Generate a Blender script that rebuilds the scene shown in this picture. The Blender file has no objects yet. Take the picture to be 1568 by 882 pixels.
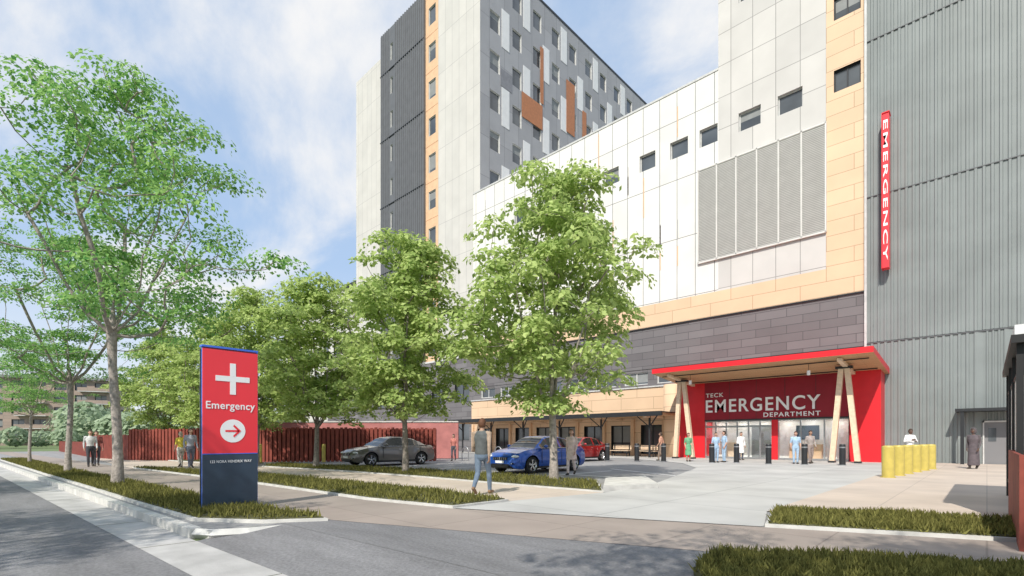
import bpy, bmesh, math, random
from math import sin, cos, pi, radians, sqrt, atan2
from mathutils import Vector, Matrix, geometry
from mathutils.bvhtree import BVHTree
R = random.Random(7)
scene = bpy.context.scene

# ------------------------------------------------------------------ materials
def _new(name):
    m = bpy.data.materials.new(name); m.use_nodes = True
    nt = m.node_tree; b = nt.nodes.get('Principled BSDF')
    return m, nt, b
def col(c): return (c[0], c[1], c[2], 1.0)
def mat(name, c, rough=0.6, metal=0.0, var=0.12, scale=3.0, bump=0.0, bscale=40, spec=0.5, coat=0.0, stain=0.0):
    m, nt, b = _new(name)
    b.inputs['Roughness'].default_value = rough
    b.inputs['Metallic'].default_value = metal
    b.inputs['Specular IOR Level'].default_value = spec
    b.inputs['Coat Weight'].default_value = coat
    tc = nt.nodes.new('ShaderNodeTexCoord')
    n = nt.nodes.new('ShaderNodeTexNoise'); n.inputs['Scale'].default_value = scale
    n.inputs['Detail'].default_value = 6
    nt.links.new(tc.outputs['Object'], n.inputs['Vector'])
    r = nt.nodes.new('ShaderNodeMix'); r.data_type = 'RGBA'
    r.inputs[6].default_value = col([x*(1-var) for x in c])
    r.inputs[7].default_value = col([min(1, x*(1+var)) for x in c])
    mr = nt.nodes.new('ShaderNodeMapRange'); mr.inputs[1].default_value = .3; mr.inputs[2].default_value = .7
    nt.links.new(n.outputs['Fac'], mr.inputs[0]); nt.links.new(mr.outputs[0], r.inputs[0])
    outc = r.outputs[2]
    if stain > 0:
        mp = nt.nodes.new('ShaderNodeMapping'); mp.inputs['Scale'].default_value = (.35, 1.6, 1)
        nt.links.new(tc.outputs['Object'], mp.inputs['Vector'])
        n3 = nt.nodes.new('ShaderNodeTexNoise'); n3.inputs['Scale'].default_value = .8; n3.inputs['Detail'].default_value = 9; n3.inputs['Roughness'].default_value = .65
        nt.links.new(mp.outputs[0], n3.inputs['Vector'])
        m3 = nt.nodes.new('ShaderNodeMapRange'); m3.inputs[1].default_value = .35; m3.inputs[2].default_value = .65; m3.inputs[3].default_value = 1-stain; m3.inputs[4].default_value = 1+stain*.6
        nt.links.new(n3.outputs['Fac'], m3.inputs[0])
        vm = nt.nodes.new('ShaderNodeVectorMath'); vm.operation = 'SCALE'; nt.links.new(outc, vm.inputs[0]); nt.links.new(m3.outputs[0], vm.inputs['Scale']); outc = vm.outputs[0]
    nt.links.new(outc, b.inputs['Base Color'])
    if bump > 0:
        n2 = nt.nodes.new('ShaderNodeTexNoise'); n2.inputs['Scale'].default_value = bscale; n2.inputs['Detail'].default_value = 5
        nt.links.new(tc.outputs['Object'], n2.inputs['Vector'])
        bp = nt.nodes.new('ShaderNodeBump'); bp.inputs['Strength'].default_value = bump; bp.inputs['Distance'].default_value = .02
        nt.links.new(n2.outputs['Fac'], bp.inputs['Height']); nt.links.new(bp.outputs[0], b.inputs['Normal'])
    return m
def brick(name, c1, c2, cm, bw, bh, axis='x', ms=.03, off=0.0, rough=.55, shift=(0, 0), dirt=.06, spec=.4):
    m, nt, b = _new(name)
    b.inputs['Roughness'].default_value = rough; b.inputs['Specular IOR Level'].default_value = spec
    tc = nt.nodes.new('ShaderNodeTexCoord'); sp = nt.nodes.new('ShaderNodeSeparateXYZ'); cb = nt.nodes.new('ShaderNodeCombineXYZ')
    nt.links.new(tc.outputs['Object'], sp.inputs[0])
    if axis == 'xy':
        nt.links.new(sp.outputs[0], cb.inputs[0]); nt.links.new(sp.outputs[1], cb.inputs[1])
    else:
        nt.links.new(sp.outputs[0 if axis == 'x' else 1], cb.inputs[0]); nt.links.new(sp.outputs[2], cb.inputs[1])
    mp = nt.nodes.new('ShaderNodeMapping'); mp.inputs['Location'].default_value = (200*bw+shift[0], 200*bh+shift[1], 0)
    nt.links.new(cb.outputs[0], mp.inputs['Vector'])
    t = nt.nodes.new('ShaderNodeTexBrick'); t.offset = off; t.squash = 1
    t.inputs['Scale'].default_value = 1; t.inputs['Brick Width'].default_value = bw; t.inputs['Row Height'].default_value = bh
    t.inputs['Mortar Size'].default_value = ms; t.inputs['Mortar Smooth'].default_value = .1; t.inputs['Bias'].default_value = 0
    t.inputs['Color1'].default_value = col(c1); t.inputs['Color2'].default_value = col(c2); t.inputs['Mortar'].default_value = col(cm)
    nt.links.new(mp.outputs[0], t.inputs['Vector'])
    n = nt.nodes.new('ShaderNodeTexNoise'); n.inputs['Scale'].default_value = .6; n.inputs['Detail'].default_value = 8
    nt.links.new(tc.outputs['Object'], n.inputs['Vector'])
    mr = nt.nodes.new('ShaderNodeMapRange'); mr.inputs[1].default_value = .25; mr.inputs[2].default_value = .75
    mr.inputs[3].default_value = 1-dirt; mr.inputs[4].default_value = 1+dirt
    nt.links.new(n.outputs['Fac'], mr.inputs[0])
    vm = nt.nodes.new('ShaderNodeVectorMath'); vm.operation = 'SCALE'
    nt.links.new(t.outputs['Color'], vm.inputs[0]); nt.links.new(mr.outputs[0], vm.inputs['Scale'])
    nt.links.new(vm.outputs[0], b.inputs['Base Color'])
    return m
def leafmat(name, c_dark, c_light, trans=.35, tv=1.5):
    m = bpy.data.materials.new(name); m.use_nodes = True; nt = m.node_tree; nt.nodes.clear()
    o = nt.nodes.new('ShaderNodeOutputMaterial'); g = nt.nodes.new('ShaderNodeNewGeometry')
    mx = nt.nodes.new('ShaderNodeMix'); mx.data_type = 'RGBA'
    mx.inputs[6].default_value = col(c_dark); mx.inputs[7].default_value = col(c_light)
    nt.links.new(g.outputs['Random Per Island'], mx.inputs[0])
    d = nt.nodes.new('ShaderNodeBsdfDiffuse'); t = nt.nodes.new('ShaderNodeBsdfTranslucent')
    ms = nt.nodes.new('ShaderNodeMixShader'); ms.inputs[0].default_value = trans
    nt.links.new(mx.outputs[2], d.inputs['Color'])
    hs = nt.nodes.new('ShaderNodeHueSaturation'); hs.inputs['Value'].default_value = tv; hs.inputs['Hue'].default_value = .49
    nt.links.new(mx.outputs[2], hs.inputs['Color']); nt.links.new(hs.outputs[0], t.inputs['Color'])
    nt.links.new(d.outputs[0], ms.inputs[1]); nt.links.new(t.outputs[0], ms.inputs[2]); nt.links.new(ms.outputs[0], o.inputs[0])
    return m
def glassmat(name, tint=(.9, .94, .95), refl=.13):
    m = bpy.data.materials.new(name); m.use_nodes = True; nt = m.node_tree; nt.nodes.clear()
    o = nt.nodes.new('ShaderNodeOutputMaterial'); tr = nt.nodes.new('ShaderNodeBsdfTransparent'); tr.inputs[0].default_value = col(tint)
    gl = nt.nodes.new('ShaderNodeBsdfGlossy'); gl.inputs['Roughness'].default_value = .03; gl.inputs['Color'].default_value = (.8, .85, .9, 1)
    ms = nt.nodes.new('ShaderNodeMixShader'); ms.inputs[0].default_value = refl
    nt.links.new(tr.outputs[0], ms.inputs[1]); nt.links.new(gl.outputs[0], ms.inputs[2]); nt.links.new(ms.outputs[0], o.inputs[0])
    return m
def lampmat(name, c, s):
    m, nt, b = _new(name); b.inputs['Emission Color'].default_value = col(c); b.inputs['Emission Strength'].default_value = s; b.inputs['Base Color'].default_value = col(c); return m

M = {}
M['white_panel'] = brick('white_panel', (.75, .735, .70), (.69, .675, .645), (.20, .20, .20), 1.42, 4.5, 'x', .026, 0, shift=(.0, 1.45))
M['light_panel'] = brick('light_panel', (.60, .58, .555), (.53, .515, .495), (.27, .26, .25), 1.45, 2.27, 'x', .022, 0, shift=(0, 1.5))
M['tower_panel'] = brick('tower_panel', (.60, .58, .545), (.56, .545, .515), (.38, .37, .36), 1.25, 4.5, 'x', .025, 0)
M['tower_panel_side'] = brick('tower_panel_side', (.36, .36, .375), (.31, .31, .325), (.2, .2, .21), 2.4, 4.5, 'y', .03, 0, shift=(0, 1))
M['tower_panel_mid'] = mat('tower_panel_mid', (.22, .22, .24), .6)
M['tan_panel'] = brick('tan_panel', (.74, .53, .355), (.69, .49, .325), (.40, .27, .17), 2.9, .93, 'x', .018, .5)
M['dark_brick'] = brick('dark_brick', (.135, .125, .13), (.19, .18, .185), (.08, .075, .08), 1.9, .55, 'x', .02, .5)
M['corr_grey'] = mat('corrugated_grey_metal', (.21, .235, .235), .5, .0, .12, .5)
M['corr_dark'] = mat('corrugated_dark_metal', (.12, .125, .135), .5, 0, .1, 1.2)
M['orange'] = mat('rust_cladding', (.43, .17, .07), .55, 0, .12, 4)
M['tan_flat'] = mat('tan_cladding', (.70, .46, .28), .55, 0, .1, 2)
M['white_flat'] = mat('white_cladding', (.72, .72, .72), .5, 0, .04, 2)
M['louvre'] = mat('louvre_metal', (.66, .65, .62), .5, .0, .05, 2)
M['louvre_back'] = mat('louvre_back', (.42, .41, .40), .6, .0, .05, 2)
M['dark_metal'] = mat('dark_metal', (.03, .032, .036), .45, .3, .1, 5)
M['steel'] = mat('steel', (.45, .46, .48), .35, .8, .1, 5)
M['win'] = mat('window_glass', (.07, .08, .09), .06, 0, .5, .35, spec=.9)
M['blind'] = mat('window_blind', (.24, .25, .25), .6, 0, .1, 2)
M['glass'] = glassmat('clear_glass')
M['frame_light'] = mat('window_frame_light', (.55, .55, .54), .5)
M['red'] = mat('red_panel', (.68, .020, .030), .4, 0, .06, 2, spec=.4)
M['red_shaded'] = mat('shaded_red_panel', (.27, .010, .024), .45, 0, .08, 2, spec=.4)  # shade on the upper vestibule wall put into a darker red
M['red_sign'] = mat('sign_red', (.86, .04, .055), .35, 0, .03, 2)
M['sign_side'] = mat('sign_dark_edge', (.16, .02, .05), .4, 0, .05, 2)
M['navy'] = mat('sign_navy', (.035, .058, .09), .3, 0, .15, 3)
M['blue_edge'] = mat('sign_blue_edge', (.05, .16, .70), .4, 0, .05, 3)
M['white_sign'] = mat('sign_white', (.88, .88, .88), .4, 0, .02, 3)
M['wood'] = brick('wood_soffit', (.62, .40, .22), (.54, .34, .18), (.25, .13, .06), 3.2, .14, 'xy', .008, .5, rough=.5)
M['timber'] = mat('glulam_timber', (.74, .57, .41), .5, 0, .12, 6)
M['asphalt'] = mat('asphalt', (.20, .198, .205), .9, 0, .2, 30, .3, 90, stain=.24)
M['asphalt_lot'] = mat('parking_asphalt', (.29, .29, .29), .9, 0, .12, 20, .25, 90, stain=.16)
M['concrete'] = brick('plaza_concrete', (.49, .485, .465), (.46, .455, .44), (.33, .33, .32), 2.4, 2.4, 'xy', .016, 0, rough=.85, dirt=.18)
M['tan_paving'] = brick('tan_paving', (.56, .475, .40), (.52, .445, .38), (.43, .37, .32), 1.5, 1.5, 'xy', .012, 0, rough=.85, dirt=.14)
M['brown_paving'] = brick('brown_paving', (.34, .285, .25), (.315, .268, .235), (.25, .21, .185), 1.5, 1.5, 'xy', .012, 0, rough=.85, dirt=.2)
M['kerb'] = mat('kerb_concrete', (.57, .56, .53), .85, 0, .16, 3, .2, 60)
M['gutter'] = mat('gutter_concrete', (.46, .45, .44), .85, 0, .18, 2, .2, 60, stain=.12)
M['paint'] = mat('white_paint', (.75, .75, .75), .7, 0, .12, 8)
M['soil'] = mat('soil', (.08, .08, .035), .95, 0, .3, 8, .5, 30)
M['land'] = mat('far_land', (.13, .18, .07), .95, 0, .3, .05)
M['corten'] = mat('corten_steel', (.25, .055, .038), .7, .1, .22, 3, .1, 40)
M['yellow'] = mat('yellow_bollard_paint', (.52, .42, .10), .45, 0, .1, 6)
M['bark'] = mat('bark', (.34, .30, .27), .9, 0, .35, 12, .8, 25)
M['bark_d'] = mat('bark_dark', (.24, .21, .185), .9, 0, .3, 12, .8, 25)
M['leaf_a'] = leafmat('leaves_maple', (.22, .32, .09), (.52, .62, .25), .40)
M['leaf_b'] = leafmat('leaves_airy', (.08, .24, .065), (.36, .56, .19), .40)
M['grass'] = leafmat('grass_blades', (.09, .095, .03), (.26, .25, .08), .25)
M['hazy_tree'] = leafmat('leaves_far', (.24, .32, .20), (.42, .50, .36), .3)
M['rubber'] = mat('rubber', (.018, .018, .018), .8)
M['black'] = mat('black_plastic', (.012, .012, .013), .5)
M['lamp'] = mat('headlamp_glass', (.75, .78, .8), .1, .2, .1, 5, spec=.9)
M['tail'] = mat('tail_lamp', (.35, .01, .01), .2)
M['chrome'] = mat('alloy', (.6, .61, .63), .25, .9, .05, 5)
M['carglass'] = mat('car_glass', (.012, .015, .018), .04, 0, .1, 2, spec=.9)
M['apt'] = brick('apartment_brick', (.38, .29, .24), (.345, .27, .225), (.28, .23, .20), 3, .8, 'x', .05, .5)
M['white_in'] = mat('interior_white', (.78, .77, .74), .7)
M['pink'] = mat('red_brick_wall', (.44, .17, .16), .8, 0, .15, 2)
M['lobby_lamp'] = lampmat('lobby_ceiling_lamp', (1, .95, .88), 8)

# ------------------------------------------------------------------ mesh builder
class MB:
    def __init__(s): s.v = []; s.f = []; s.m = []; s.mats = []; s.sm = []
    def mi(s, m):
        m = M[m] if isinstance(m, str) else m
        if m not in s.mats: s.mats.append(m)
        return s.mats.index(m)
    def add(s, vs, fs, m, smooth=False):
        o = len(s.v); s.v += [tuple(p) for p in vs]; k = s.mi(m)
        for f in fs: s.f.append(tuple(i+o for i in f)); s.m.append(k); s.sm.append(smooth)
    def box(s, x0, x1, y0, y1, z0, z1, m):
        vs = [(x, y, z) for z in (z0, z1) for y in (y0, y1) for x in (x0, x1)]
        s.add(vs, [(0, 2, 3, 1), (4, 5, 7, 6), (0, 1, 5, 4), (2, 6, 7, 3), (0, 4, 6, 2), (1, 3, 7, 5)], m)
    def beam(s, a, b, wx, wy, m, wx2=None, wy2=None, up=(0, 0, 1)):
        a = Vector(a); b = Vector(b); d = (b-a).normalized(); u = Vector(up)
        if abs(d.dot(u)) > .98: u = Vector((0, 1, 0))
        x = d.cross(u).normalized(); y = x.cross(d).normalized()
        wx2 = wx if wx2 is None else wx2; wy2 = wy if wy2 is None else wy2
        vs = []
        for p, p1, p2 in ((a, wx, wy), (b, wx2, wy2)):
            for sx, sy in ((-1, -1), (1, -1), (1, 1), (-1, 1)): vs.append(p+x*sx*p1/2+y*sy*p2/2)
        s.add(vs, [(3, 2, 1, 0), (4, 5, 6, 7), (0, 1, 5, 4), (1, 2, 6, 5), (2, 3, 7, 6), (3, 0, 4, 7)], m)
    def tube(s, pts, rad, m, n=10, up=(0, 1, 0), cap=True, smooth=True):
        pts = [Vector(p) for p in pts]; k = len(pts)
        rad = [(r, r) if not isinstance(r, (tuple, list)) else r for r in rad]
        if cap:
            d0 = (pts[0]-pts[1]).normalized(); d1 = (pts[-1]-pts[-2]).normalized()
            r0 = min(rad[0]); r1 = min(rad[-1])
            P = [pts[0]+d0*r0*.7, pts[0]+d0*r0*.45]+pts+[pts[-1]+d1*r1*.45, pts[-1]+d1*r1*.7]
            Q = [(rad[0][0]*.3, rad[0][1]*.3), (rad[0][0]*.75, rad[0][1]*.75)]+rad+[(rad[-1][0]*.75, rad[-1][1]*.75), (rad[-1][0]*.3, rad[-1][1]*.3)]
            pts, rad = P, Q; k = len(pts)
        vs = []; fs = []; u = Vector(up)
        for i in range(k):
            d = (pts[min(i+1, k-1)]-pts[max(i-1, 0)]).normalized()
            w = u-d*u.dot(d)
            if w.length < .2: w = Vector((1, 0, 0))-d*d.x
            if w.length < .2: w = Vector((0, 0, 1))-d*d.z
            w.normalize(); x = d.cross(w).normalized()
            for j in range(n):
                a = 2*pi*j/n; vs.append(pts[i]+x*cos(a)*rad[i][0]+w*sin(a)*rad[i][1])
        for i in range(k-1):
            for j in range(n):
                a = i*n+j; b = i*n+(j+1) % n; fs.append((a, b, b+n, a+n))
        fs.append(tuple(range(n))[::-1]); fs.append(tuple((k-1)*n+j for j in range(n)))
        s.add(vs, fs, m, smooth)
    def cyl(s, x, y, z0, z1, r, m, n=20, r2=None, smooth=True):
        r2 = r if r2 is None else r2
        vs = [(x+cos(2*pi*j/n)*rr, y+sin(2*pi*j/n)*rr, z) for z, rr in ((z0, r), (z1, r2)) for j in range(n)]
        s.add(vs, [(j, (j+1) % n, (j+1) % n+n, j+n) for j in range(n)], m, smooth)
        s.add(vs, [tuple(range(n))[::-1], tuple(range(n, 2*n))], m)
    def ell(s, c, r, m, nu=14, nv=10, fn=None, rot=None):
        vs = []; fs = []
        for i in range(nv+1):
            th = pi*i/nv
            for j in range(nu):
                ph = 2*pi*j/nu; p = Vector((sin(th)*cos(ph), sin(th)*sin(ph), cos(th)))
                p = Vector((p.x*r[0], p.y*r[1], p.z*r[2]))
                if fn: p = fn(p)
                if rot: p = rot @ p
                vs.append(p+Vector(c))
        for i in range(nv):
            for j in range(nu):
                a = i*nu+j; b = i*nu+(j+1) % nu; fs.append((a, a+nu, b+nu, b))
        s.add(vs, fs, m, True)
    def sheet(s, pts, z, m):
        tri = geometry.tessellate_polygon([[Vector((p[0], p[1], 0)) for p in pts]])
        vs = [(p[0], p[1], z) for p in pts]; fs = []
        for t in tri:
            a, b, c = (Vector(vs[i]) for i in t)
            fs.append(t if (b-a).cross(c-a).z > 0 else (t[0], t[2], t[1]))
        s.add(vs, fs, m)
    def prism(s, pts, z0, z1, m, mside=None):
        s.sheet(pts, z1, m); n = len(pts)
        area = sum(pts[i][0]*pts[(i+1) % n][1]-pts[(i+1) % n][0]*pts[i][1] for i in range(n))
        q = pts if area > 0 else pts[::-1]
        vs = [(p[0], p[1], z) for z in (z0, z1) for p in q]
        s.add(vs, [(i, (i+1) % n, (i+1) % n+n, i+n) for i in range(n)], mside or m)
    def obj(s, name, parent=None, loc=None, rotz=0, sharp=None):
        me = bpy.data.meshes.new(name); me.from_pydata(s.v, [], s.f); me.update()
        for m in s.mats: me.materials.append(m)
        me.polygons.foreach_set('material_index', s.m); me.polygons.foreach_set('use_smooth', s.sm)
        if sharp: me.set_sharp_from_angle(angle=radians(sharp))
        ob = bpy.data.objects.new(name, me); scene.collection.objects.link(ob)
        if loc: ob.location = loc
        ob.rotation_euler[2] = rotz
        if parent: ob.parent = parent
        return ob
def empty(name):
    e = bpy.data.objects.new(name, None); e.empty_display_size = .5; scene.collection.objects.link(e); return e

def wall(mb, m, axis, c, a0, a1, z0, z1, holes=(), depth=.25, glass='win', frame='dark_metal', fw=.07, mull=0, blinds=.35):
    """wall sheet with real recessed openings. axis 'y': plane y=c facing -y ; axis 'x': plane x=c facing +x"""
    if axis == 'y': P = lambda a, d, z: (a, c+d, z)
    else: P = lambda a, d, z: (c-d, a, z)
    A = sorted(set([a0, a1]+[h[0] for h in holes]+[h[1] for h in holes])); Z = sorted(set([z0, z1]+[h[2] for h in holes]+[h[3] for h in holes]))
    for i in range(len(A)-1):
        for j in range(len(Z)-1):
            ca = (A[i]+A[i+1])/2; cz = (Z[j]+Z[j+1])/2
            if any(h[0] < ca < h[1] and h[2] < cz < h[3] for h in holes): continue
            mb.add([P(A[i], 0, Z[j]), P(A[i+1], 0, Z[j]), P(A[i+1], 0, Z[j+1]), P(A[i], 0, Z[j+1])], [(0, 1, 2, 3)], m)
    for h in holes:
        b0, b1, y0, y1 = h[:4]
        q = [(b0, y0), (b1, y0), (b1, y1), (b0, y1)]
        for i in range(4):
            p, r = q[i], q[(i+1) % 4]
            mb.add([P(p[0], 0, p[1]), P(r[0], 0, r[1]), P(r[0], depth, r[1]), P(p[0], depth, p[1])], [(3, 2, 1, 0)], frame)
        mb.add([P(b0, depth-.01, y0), P(b1, depth-.01, y0), P(b1, depth-.01, y1), P(b0, depth-.01, y1)], [(0, 1, 2, 3)], glass)
        if R.random() < blinds:
            yb = y1-(y1-y0)*R.choice([.3, .45, .6, .8])
            mb.add([P(b0, depth-.014, yb), P(b1, depth-.014, yb), P(b1, depth-.014, y1), P(b0, depth-.014, y1)], [(0, 1, 2, 3)], 'blind')
        def bar(x0, x1, zz0, zz1):
            d0, d1 = depth-.07, depth-.016
            if axis == 'y': mb.box(x0, x1, c+d0, c+d1, zz0, zz1, frame)
            else: mb.box(c-d1, c-d0, x0, x1, zz0, zz1, frame)
        bar(b0+.002, b1-.002, y0+.002, y0+fw); bar(b0+.002, b1-.002, y1-fw, y1-.002)
        bar(b0+.002, b0+fw, y0+fw, y1-fw); bar(b1-fw, b1-.002, y0+fw, y1-fw)
        for k in range(mull):
            x = b0+(b1-b0)*(k+1)/(mull+1); bar(x-fw/2, x+fw/2, y0+fw, y1-fw)

def ribs(mb, m, y, x0, x1, z0, z1, pitch=.4, dep=.07):
    n = int((x1-x0)/pitch); xs = []
    for i in range(n):
        b = x0+i*pitch
        xs += [(b, 0), (b+pitch*.5, 0), (b+pitch*.6, -dep), (b+pitch*.9, -dep)]
    xs.append((x1, 0))
    vs = [(x, y+d, z) for z in (z0, z1) for x, d in xs]; k = len(xs)
    mb.add(vs, [(i, i+1, i+1+k, i+k) for i in range(k-1)], m)

def text_mesh(name, s, org, ax, ay, w, h, m, parent, offset=.0, depth=.02, space=1.0):
    cu = bpy.data.curves.new(name, 'FONT'); cu.body = s; cu.size = 1; cu.offset = offset; cu.extrude = .01; cu.space_character = space
    ob = bpy.data.objects.new(name, cu); scene.collection.objects.link(ob)
    dg = bpy.context.evaluated_depsgraph_get(); me = bpy.data.meshes.new_from_object(ob.evaluated_get(dg))
    bpy.data.objects.remove(ob)
    xs = [v.co.x for v in me.vertices]; ys = [v.co.y for v in me.vertices]
    x0, x1, y0, y1 = min(xs), max(xs), min(ys), max(ys)
    ax = Vector(ax); ay = Vector(ay); n = ax.cross(ay); org = Vector(org)
    for v in me.vertices:
        v.co = org+ax*((v.co.x-x0)/(x1-x0)*w)+ay*((v.co.y-y0)/(y1-y0)*h)+n*(depth if v.co.z > 0 else .002)
    me.materials.clear(); me.materials.append(M[m])
    o2 = bpy.data.objects.new(name, me); scene.collection.objects.link(o2); o2.parent = parent
    return o2

# ------------------------------------------------------------------ ground
mb = MB(); mb.sheet([(-1500, -1500), (1500, -1500), (1500, 1500), (-1500, 1500)], -.14, 'land'); mb.obj('ground')
kv = lambda u: 1.98+.056*(u+8)
mb = MB(); mb.sheet([(-260, -12), (60, -12), (60, kv(60)), (-8, 1.98), (-260, kv(-260))], -.124, 'asphalt'); mb.obj('road')
mb = MB(); mb.sheet([(-260, kv(-260)-.65), (30, kv(30)-.65), (30, kv(30)), (-260, kv(-260))], -.120, 'gutter')
for i in range(26):
    u = -60+2.6*i; mb.box(u-.008, u+.008, kv(u)-.65, kv(u)-.002, -.1198, -.1185, 'soil')
mb.obj('gutter_strip')
front = [(-75, kv(-75)+.15), (-8, 2.13), (-8, 3.1), (30, kv(30)+1.1)]
mb = MB(); mb.prism(front+[(30, 95), (-75, 95)], -.139, 0, 'asphalt_lot', 'kerb'); mb.obj('parking_lot_pavement')
mb = MB(); mb.add([(-8, 1.98, -.119), (30, kv(30), -.119), (30, kv(30)+1.1, 0), (-8, 3.1, 0)], [(0, 1, 2, 3)], 'asphalt'); mb.obj('driveway_ramp')
mb = MB(); mb.sheet([(-8, 3.1), (30, kv(30)+1.1), (30, 12), (.27, 7.3), (-2.19, 5.8), (-7.6, 3.8), (-8, 3.75)], .004, 'asphalt'); mb.obj('driveway_pavement')
mb = MB(); u = -75.0
while u < -8.4:
    u2 = min(u+2.4, -8.3); mb.beam((u+.006, kv(u)+.08, -.06), (u2-.006, kv(u2)+.08, -.06), .16, .15, 'kerb'); u += 2.4
mb.tube([(-8.3, kv(-8.3)+.08, -.06), (-8.0, 2.2, -.06), (-7.85, 2.6, -.07), (-7.8, 3.1, -.08)], [(.08, .075)]*4, 'kerb', 4, (0, 0, 1), False, False)
mb.obj('road_kerb')
mb = MB(); mb.sheet([(-75, 0), (-40, 1.9), (-25.46, 2.51), (-15.8, 3.14), (-10.2, 3.55), (-7.6, 3.78), (-2.19, 5.77), (.27, 7.28), (4, 9.6), (12, 14), (12, 16), (4, 10.9), (.34, 8.93), (-2.38, 7.87), (-7.28, 5.95), (-9.6, 5.53), (-15.2, 5.3), (-28, 4.33), (-40, 3.6), (-75, 1.4)], .008, 'brown_paving'); mb.obj('sidewalk')
mb = MB(); mb.sheet([(-45, 4.7), (-28, 4.33), (-19.3, 6.86), (-14.33, 7.36), (-10.64, 7.61), (-7.21, 7.52), (-6.72, 10.27), (-9.3, 10.13), (-14.1, 10.1), (-19, 9.76), (-24.87, 8.82), (-45, 6.2)], .012, 'tan_paving'); mb.obj('footpath')
mb = MB(); mb.sheet([(-7.25, 5.98), (-2.38, 7.87), (-2.85, 9.6), (-2.85, 35.9), (-38, 35.9), (-38, 31.5), (-17, 29.5), (-12, 26), (-9.5, 22), (-6.9, 13), (-6.72, 10.27), (-7.21, 7.52)], .016, 'concrete'); mb.obj('plaza_pavement')
mb = MB(); mb.sheet([(-2.85, 9.6), (-1.3, 10.46), (.41, 10.92), (14, 13), (14, 35.9), (-2.85, 35.9)], .020, 'tan_paving'); mb.obj('entrance_terrace_pavement')
mb = MB()
for u in (-27.0, -24.2, -20.6, -17.6, -15.2, -11.3):
    mb.box(u-.06, u+.06, 13.3, 17.8, .004, .0045, 'paint')
mb.beam((-12, 18.9, .006), (-7.5, 16.6, .006), .12, .002, 'paint'); mb.box(-11.5, -8.1, 14.75, 14.9, .004, .0045, 'paint')
mb.obj('parking_bay_markings')

# ------------------------------------------------------------------ grass beds
def poly_points(pts, n, rnd):
    tri = geometry.tessellate_polygon([[Vector((p[0], p[1], 0)) for p in pts]]); T = []; ar = []
    for t in tri:
        a, b, c = [Vector((pts[i][0], pts[i][1], 0)) for i in t]; T.append((a, b, c)); ar.append(abs((b-a).cross(c-a).z)/2)
    out = []
    for (a, b, c), w in zip(T, ar):
        for _ in range(int(n*w)):
            r1 = sqrt(rnd.random()); r2 = rnd.random(); out.append(a*(1-r1)+b*r1*(1-r2)+c*r1*r2)
    return out
def bed(pts, dens, h, kerb=True):
    mb = MB(); n = len(pts)
    if kerb: mb.prism(pts, 0, .05, 'kerb')
    area = sum(pts[i][0]*pts[(i+1) % n][1]-pts[(i+1) % n][0]*pts[i][1] for i in range(n)); sg = 1 if area > 0 else -1; ins = []
    for i in range(n):
        p0, p, p1 = [Vector((*pts[k % n], 0)) for k in (i-1, i, i+1)]
        d0 = (p-p0).normalized(); d1 = (p1-p).normalized()
        nn = Vector((-(d0+d1).y, (d0+d1).x, 0))*sg
        if nn.length < .1: nn = Vector((0, 1, 0))
        nn.normalize(); ins.append(tuple((p+nn*.08)[:2]))
    mb.prism(ins, .0, .07, 'soil')
    rnd = random.Random(int(abs(pts[0][0])*100)); vs = []; fs = []
    for p in poly_points(ins, dens, rnd):
        cl = sin(p.x*3.1+p.y*1.7)*.5+sin(p.y*4.3-p.x*2.2)*.5
        for _ in range(2):
            a = rnd.random()*2*pi; w = .010+rnd.random()*.016; hh = h*(.5+.75*rnd.random()+.18*cl); le = .10*rnd.random()
            q = p+Vector((rnd.gauss(0, .02), rnd.gauss(0, .02), 0)); b = rnd.random()*2*pi
            t = Vector((cos(a)*w, sin(a)*w, 0)); L = Vector((cos(b)*le, sin(b)*le, hh)); o = len(vs)
            vs += [q-t+Vector((0, 0, .06)), q+t+Vector((0, 0, .06)), q+L]; fs.append((o, o+1, o+2))
    mb.add(vs, fs, 'grass'); mb.obj('grass_bed')
bed([(-45, .35), (-25.0, 1.32), (-18.03, 1.72), (-12.71, 1.97), (-9.11, 2.2), (-8.1, 2.9), (-7.59, 3.7), (-10.19, 3.5), (-15.81, 3.1), (-25.46, 2.48), (-45, 1.5)], 330, .16)
bed([(-28.01, 4.4), (-15.21, 5.35), (-9.61, 5.56), (-7.28, 6.0), (-7.25, 7.48), (-10.64, 7.58), (-14.33, 7.33), (-19.34, 6.83)], 260, .16)
bed([(-24.87, 8.85), (-19.02, 9.8), (-14.12, 10.13), (-9.29, 10.16), (-6.76, 10.3), (-8.48, 12.6), (-11.94, 12.75), (-17.80, 12.4), (-26.75, 10.4)], 130, .16)
bed([(-45, 6.3), (-27.5, 8.6), (-27.5, 10.0), (-45, 8)], 40, .15)
bed([(-2.38, 7.92), (.34, 8.98), (4, 10.9), (4, 12.1), (.41, 10.88), (-1.30, 10.42), (-2.74, 9.55)], 1100, .15)
bed([(-2.19, 5.6), (-1.65, 6.02), (.27, 7.1), (3, 9), (3, 5.6), (.4, 5.0), (-1.5, 4.0), (-2.1, 4.6)], 1500, .15, False)
mb = MB(); mb.prism([(-8.45, 13.0), (-6.9, 10.5), (-6.35, 12.3), (-8.0, 14.6)], 0, .13, 'kerb'); mb.obj('concrete_kerb_island')

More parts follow.
